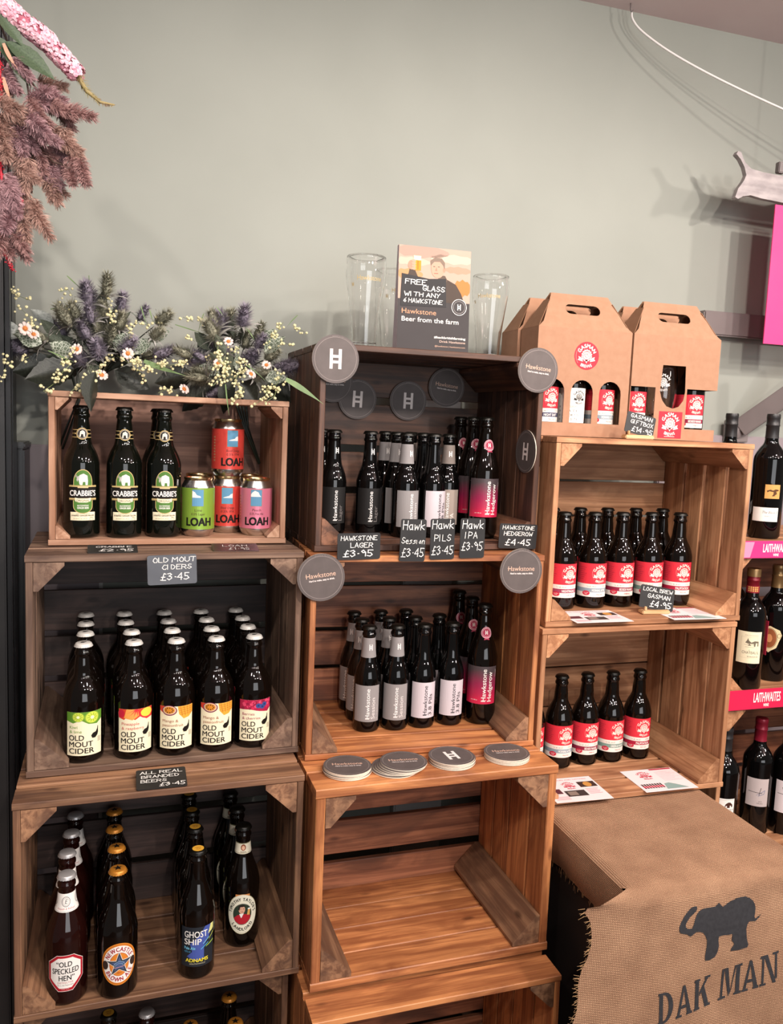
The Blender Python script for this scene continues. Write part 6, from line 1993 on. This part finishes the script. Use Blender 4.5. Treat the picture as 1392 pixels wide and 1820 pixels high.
def bouquet(lb, base, TH, LL, DL, DA, SP, GR, BL, ST, seed):
    rr = random.Random(seed)
    t = thing('flower_bouquet', lb, 'bouquet', base)
    o = Vector(base)
    hub = o + Vector((0, .01, .04))
    TH = list(TH)
    n0 = len(TH)
    for i in range(15):
        a, b = Vector(TH[rr.randrange(n0)]), Vector(TH[rr.randrange(n0)])
        q = a.lerp(b, rr.uniform(.35, .65)) + Vector((rr.uniform(-.01, .01), rr.uniform(-.02, .03), rr.uniform(-.012, .012)))
        TH.append(tuple(q))
    LL = list(LL)
    n1 = len(LL)
    for i in range(16):
        a, b = Vector(TH[rr.randrange(n0)]), Vector(LL[rr.randrange(n1)])
        LL.append(tuple(a.lerp(b, rr.uniform(.3, .7)) + Vector((rr.uniform(-.02, .02), rr.uniform(0, .04), rr.uniform(-.02, .01)))))
    for i, p in enumerate(TH):
        p = Vector(p)
        d = (p - hub); d.y = -abs(d.length) * rr.uniform(.15, .75); d.normalize()
        h = obj('thistle_head', TH_M[(i * 7 + seed) % 4], t, p - o - d * .016)
        aim(h, d, rr.uniform(1.1, 1.5) * (1 if i < n0 else .9), 'Z', rr.uniform(0, 6))
        st = bez(hub, hub.lerp(p, .5) + Vector((0, .01, .015)), p - d * .012, 7)
        obj('stem', tube('stem', [q - o for q in st], .0012, 5, M_stem), t)
    for i, p in enumerate(LL):
        p = Vector(p)
        d = (p - hub); d.y = -.02; d.normalize()
        l = obj('leaf', (LF_P if i % 5 == 0 and i < n1 else LF_V if i < n1 else LF_M), t, p - o - d * .022)
        q = d.to_track_quat('X', 'Z').to_matrix().to_4x4()
        l.matrix_basis = Matrix.Translation(l.location) @ q @ Matrix.Rotation(rr.uniform(.9, 1.5), 4, 'X') @ Matrix.Scale(rr.uniform(.046, .058), 4)
    for i, p in enumerate(DL):
        p = Vector(p)
        d = (p - hub - Vector((0, 0, .02))); d.y = -.01; d.normalize()
        l = obj('leaf', LF_D, t, p - o - d * .03)
        q = d.to_track_quat('X', 'Z').to_matrix().to_4x4()
        l.matrix_basis = Matrix.Translation(l.location) @ q @ Matrix.Rotation(rr.uniform(1.0, 1.4), 4, 'X') @ Matrix.Scale(rr.uniform(.075, .095), 4)
    for i, p in enumerate(DA):
        h = obj('daisy', DAISY, t, Vector(p) - o)
        aim(h, Vector((rr.uniform(-.9, .7), -1, rr.uniform(-.2, .9))).normalized(), rr.uniform(.7, .95), 'Z', rr.uniform(0, 3))
    SP = list(SP)
    for i in range(9):
        l = SP[rr.randrange(len(SP))]
        dx, dz = rr.uniform(-.05, .05), rr.uniform(-.005, .05)
        SP.append([(a + dx, b + rr.uniform(-.01, .02), c + dz) for a, b, c in l])
    for i, l in enumerate(SP):
        vs, fs, mi = sprig_mesh(l, seed * 50 + i)
        h = obj('berry_sprig', mesh('berry_sprig', [tuple(Vector(v) - o) for v in vs], fs, [M_berry, M_sprig], mi, False), t)
        h['kind'] = 'stuff'
    for l in GR:
        obj('grass_blade', blade_mesh(l, .0011, o), t)
    for l in BL:
        obj('grass_blade', blade_mesh(l, .0058, o, 14), t)
    for l in ST:
        obj('stem', tube('stem', [Vector(q) - o for q in l], .0026, 6, M_stem), t)
    return t


bouquet('artificial thistle bouquet with cream berries spreading beyond the crate end beside the cabinet', (-.070, 1.835, 1.512), TH1, LL1, DL1, DA1, SP1, GR1, BL1, ST1, 1)
bouquet('artificial thistle bouquet with cream berries beside the dark crate', (.205, 1.840, 1.512), TH2, LL2, DL2, DA2, SP2, GR2, BL2, ST2, 2)

# ---- hanging arrangement
M_pl = [noisy('plume_rose', '#a37c78', '#c9a09c', 50, .8, .1), noisy('plume_lilac', '#a9858a', '#cda6aa', 50, .8, .1), noisy('plume_tan', '#a9867a', '#cba698', 50, .8, .1)]
M_flp = noisy('floret_pink', '#e59cb0', '#f8cfd8', 120, .6, .05)
M_redf = noisy('amaranth_red', '#9a1426', '#c42a3c', 60, .6, .1)
M_hleaf = noisy('hanging_leaf', '#3a4a36', '#4d5e46', 30, .5, .08)
M_hstem = pm('hanging_stem', '#4a352c', .6)
M_rib = pm('peach_strand', '#c08a70', .6)


def plume_mesh(seed, mat):
    rr = random.Random(seed)
    vs, fs = [], []
    Lp = .040
    for q in range(480):
        t = rr.random()
        a = rr.uniform(0, 2 * PI)
        p0 = Vector((0, 0, Lp * t * .85))
        d = Vector((math.cos(a), math.sin(a), .25 + .7 * t)).normalized()
        ln = rr.uniform(.009, .017) * (1 - .35 * t)
        mid = p0 + d * ln * .6
        tip = mid + (d + Vector((0, 0, .5))).normalized() * ln * .45
        s = d.cross(Vector((rr.uniform(-1, 1), rr.uniform(-1, 1), rr.uniform(-1, 1)))).normalized() * .00034
        k = len(vs)
        vs += [tuple(p0 - s), tuple(p0 + s), tuple(mid - s), tuple(mid + s), tuple(tip - s * .5), tuple(tip + s * .5)]
        fs += [(k, k + 1, k + 3, k + 2), (k + 2, k + 3, k + 5, k + 4)]
        e = mid + (d + Vector((rr.uniform(-.8, .8), rr.uniform(-.8, .8), .3))).normalized() * ln * .4
        k = len(vs)
        vs += [tuple(mid - s), tuple(mid + s), tuple(e)]
        fs.append((k, k + 1, k + 2))
    return mesh('plume', vs, fs, [mat])


PLM_M = [plume_mesh(i, M_pl[i % 3]) for i in range(6)]
ha = thing('hanging_flowers', 'hanging arrangement of dusty pink plumes, a pink flower spike and green leaves above the cabinet', 'flowers', (-.22, 1.46, 2.12))
ho = Vector((-.22, 1.46, 2.12))
rr = random.Random(9)
for i, (p, ang, ln) in enumerate(PLM):
    a = R(ang)
    d = Vector((math.cos(a) + .25, rr.uniform(-.6, .1), -math.sin(a) * .8)).normalized()
    for q in range(4):
        h = obj('plume', PLM_M[(i + q * 3) % 6], ha, Vector(p) - ho - d * .018 + Vector((rr.uniform(-.013, .013), rr.uniform(-.015, .015), rr.uniform(-.013, .013))))
        d2 = (d + Vector((rr.uniform(-.55, .55), rr.uniform(-.3, .3), rr.uniform(-.45, .45)))).normalized()
        aim(h, d2, rr.uniform(.95, 1.25), 'Z', rr.uniform(0, 6))
for l in HST:
    obj('stem', tube('stem', [Vector(q) - ho for q in l], .0016, 5, M_hstem), ha)
obj('stem', tube('stem', [(-.075, .02, .45), (-.05, .01, .2), (-.01, 0, -.02)], .003, 6, M_hstem), ha)
for i, (a, b) in enumerate(HLF):
    a, b = Vector(a), Vector(b)
    l = obj('leaf', leaf_mesh(M_hleaf, .03, .12, .15, .42), ha, a - ho)
    d = b - a
    l.matrix_basis = Matrix.Translation(a - ho) @ d.normalized().to_track_quat('X', 'Z').to_matrix().to_4x4() @ Matrix.Rotation(1.1, 4, 'X') @ Matrix.Scale(d.length * 1.05, 4)
# flower spike made of small four-petal florets
vs, fs = [], []
axis = [Vector(p) for p in SPK]
rr = random.Random(21)
for q in range(300):
    t = rr.random() ** .9
    seg = min(2, int(t * 3)); f = t * 3 - seg
    c = axis[seg].lerp(axis[seg + 1], f)
    dirv = (axis[3] - axis[0]).normalized()
    u_ = dirv.orthogonal().normalized(); w_ = dirv.cross(u_)
    a = rr.uniform(0, 2 * PI)
    rad = (.0190 * (1 - .25 * t)) * rr.uniform(.85, 1.0)
    nrm = (u_ * math.cos(a) + w_ * math.sin(a) + dirv * .25).normalized()
    c = c + nrm * rad
    e1 = nrm.orthogonal().normalized(); e2 = nrm.cross(e1)
    s = rr.uniform(.0050, .0068)
    sp0 = rr.uniform(0, PI)
    for k4 in range(4):
        b0 = sp0 + k4 * PI / 2
        d1 = e1 * math.cos(b0) + e2 * math.sin(b0); d2 = e1 * math.cos(b0 + PI / 2) + e2 * math.sin(b0 + PI / 2)
        k = len(vs)
        vs += [tuple(c - nrm * .0012 - ho), tuple(c + d1 * s * .6 - d2 * s * .45 + nrm * .001 - ho), tuple(c + d1 * s * 1.15 - d2 * s * .2 - ho), tuple(c + d1 * s * 1.15 + d2 * s * .3 - ho), tuple(c + d1 * s * .6 + d2 * s * .5 + nrm * .001 - ho)]
        fs.append((k, k + 1, k + 2, k + 3, k + 4))
sp_ = obj('flower_spike', mesh('flower_spike', vs, fs, [M_flp]), ha)
sp_['kind'] = 'stuff'
obj('spike_core', tube('spike_core', [Vector(p) - ho for p in SPK], .0155, 8, noisy('spike_core_rose', '#a85a6c', '#c07084', 80, .7, .2), .011), ha)
vs, fs = [], []
T4 = [Vector(p) for p in TAIL]
for q in range(170):
    t = rr.random()
    seg = min(2, int(t * 3)); c = T4[seg].lerp(T4[seg + 1], t * 3 - seg)
    a = rr.uniform(0, 2 * PI); dv = (T4[3] - T4[0]).normalized()
    n_ = (Vector((math.cos(a), math.sin(a) * .8, math.sin(a + 1))).normalized() + dv).normalized()
    s = n_.orthogonal().normalized() * .0012
    tip = c + n_ * .015 * (1 - .75 * t)
    k = len(vs)
    vs += [tuple(c - s - ho), tuple(c + s - ho), tuple(tip - ho)]
    fs.append((k, k + 1, k + 2))
tl = obj('spike_tip', mesh('spike_tip', vs, fs, [noisy('spike_tip_olive', '#8a7058', '#9a9058', 60, .7, .1)]), ha)
obj('stem', tube('stem', [q - ho for q in T4], .0045, 6, pm('tip_olive', '#96855a', .7), .0012), ha)
for l in RED:
    vs, fs = [], []
    P = [Vector(p) for p in l]
    P = bez(P[0], P[1], P[2], 14) if len(P) == 3 else P
    for i_ in range(len(P) - 1):
        for q in range(9):
            c = P[i_].lerp(P[i_ + 1], rr.random()) + Vector((rr.gauss(0, .002), rr.gauss(0, .002), rr.gauss(0, .002)))
            k = len(vs)
            vs += [tuple(c + v * rr.uniform(.0009, .0016) - ho) for v in ICO_V]
            fs += [tuple(k + i for i in f) for f in ICO_F]
    am = obj('amaranth_tassel', mesh('amaranth_tassel', vs, fs, [M_redf]), ha)
    am['kind'] = 'stuff'
    obj('stem', tube('stem', [q - ho for q in P], .0028, 6, M_redf, .0006), ha)
for l in RIB:
    obj('strand', blade_mesh(l, .0030, ho), ha)
    ha.children[-1].data.materials[0] = M_rib
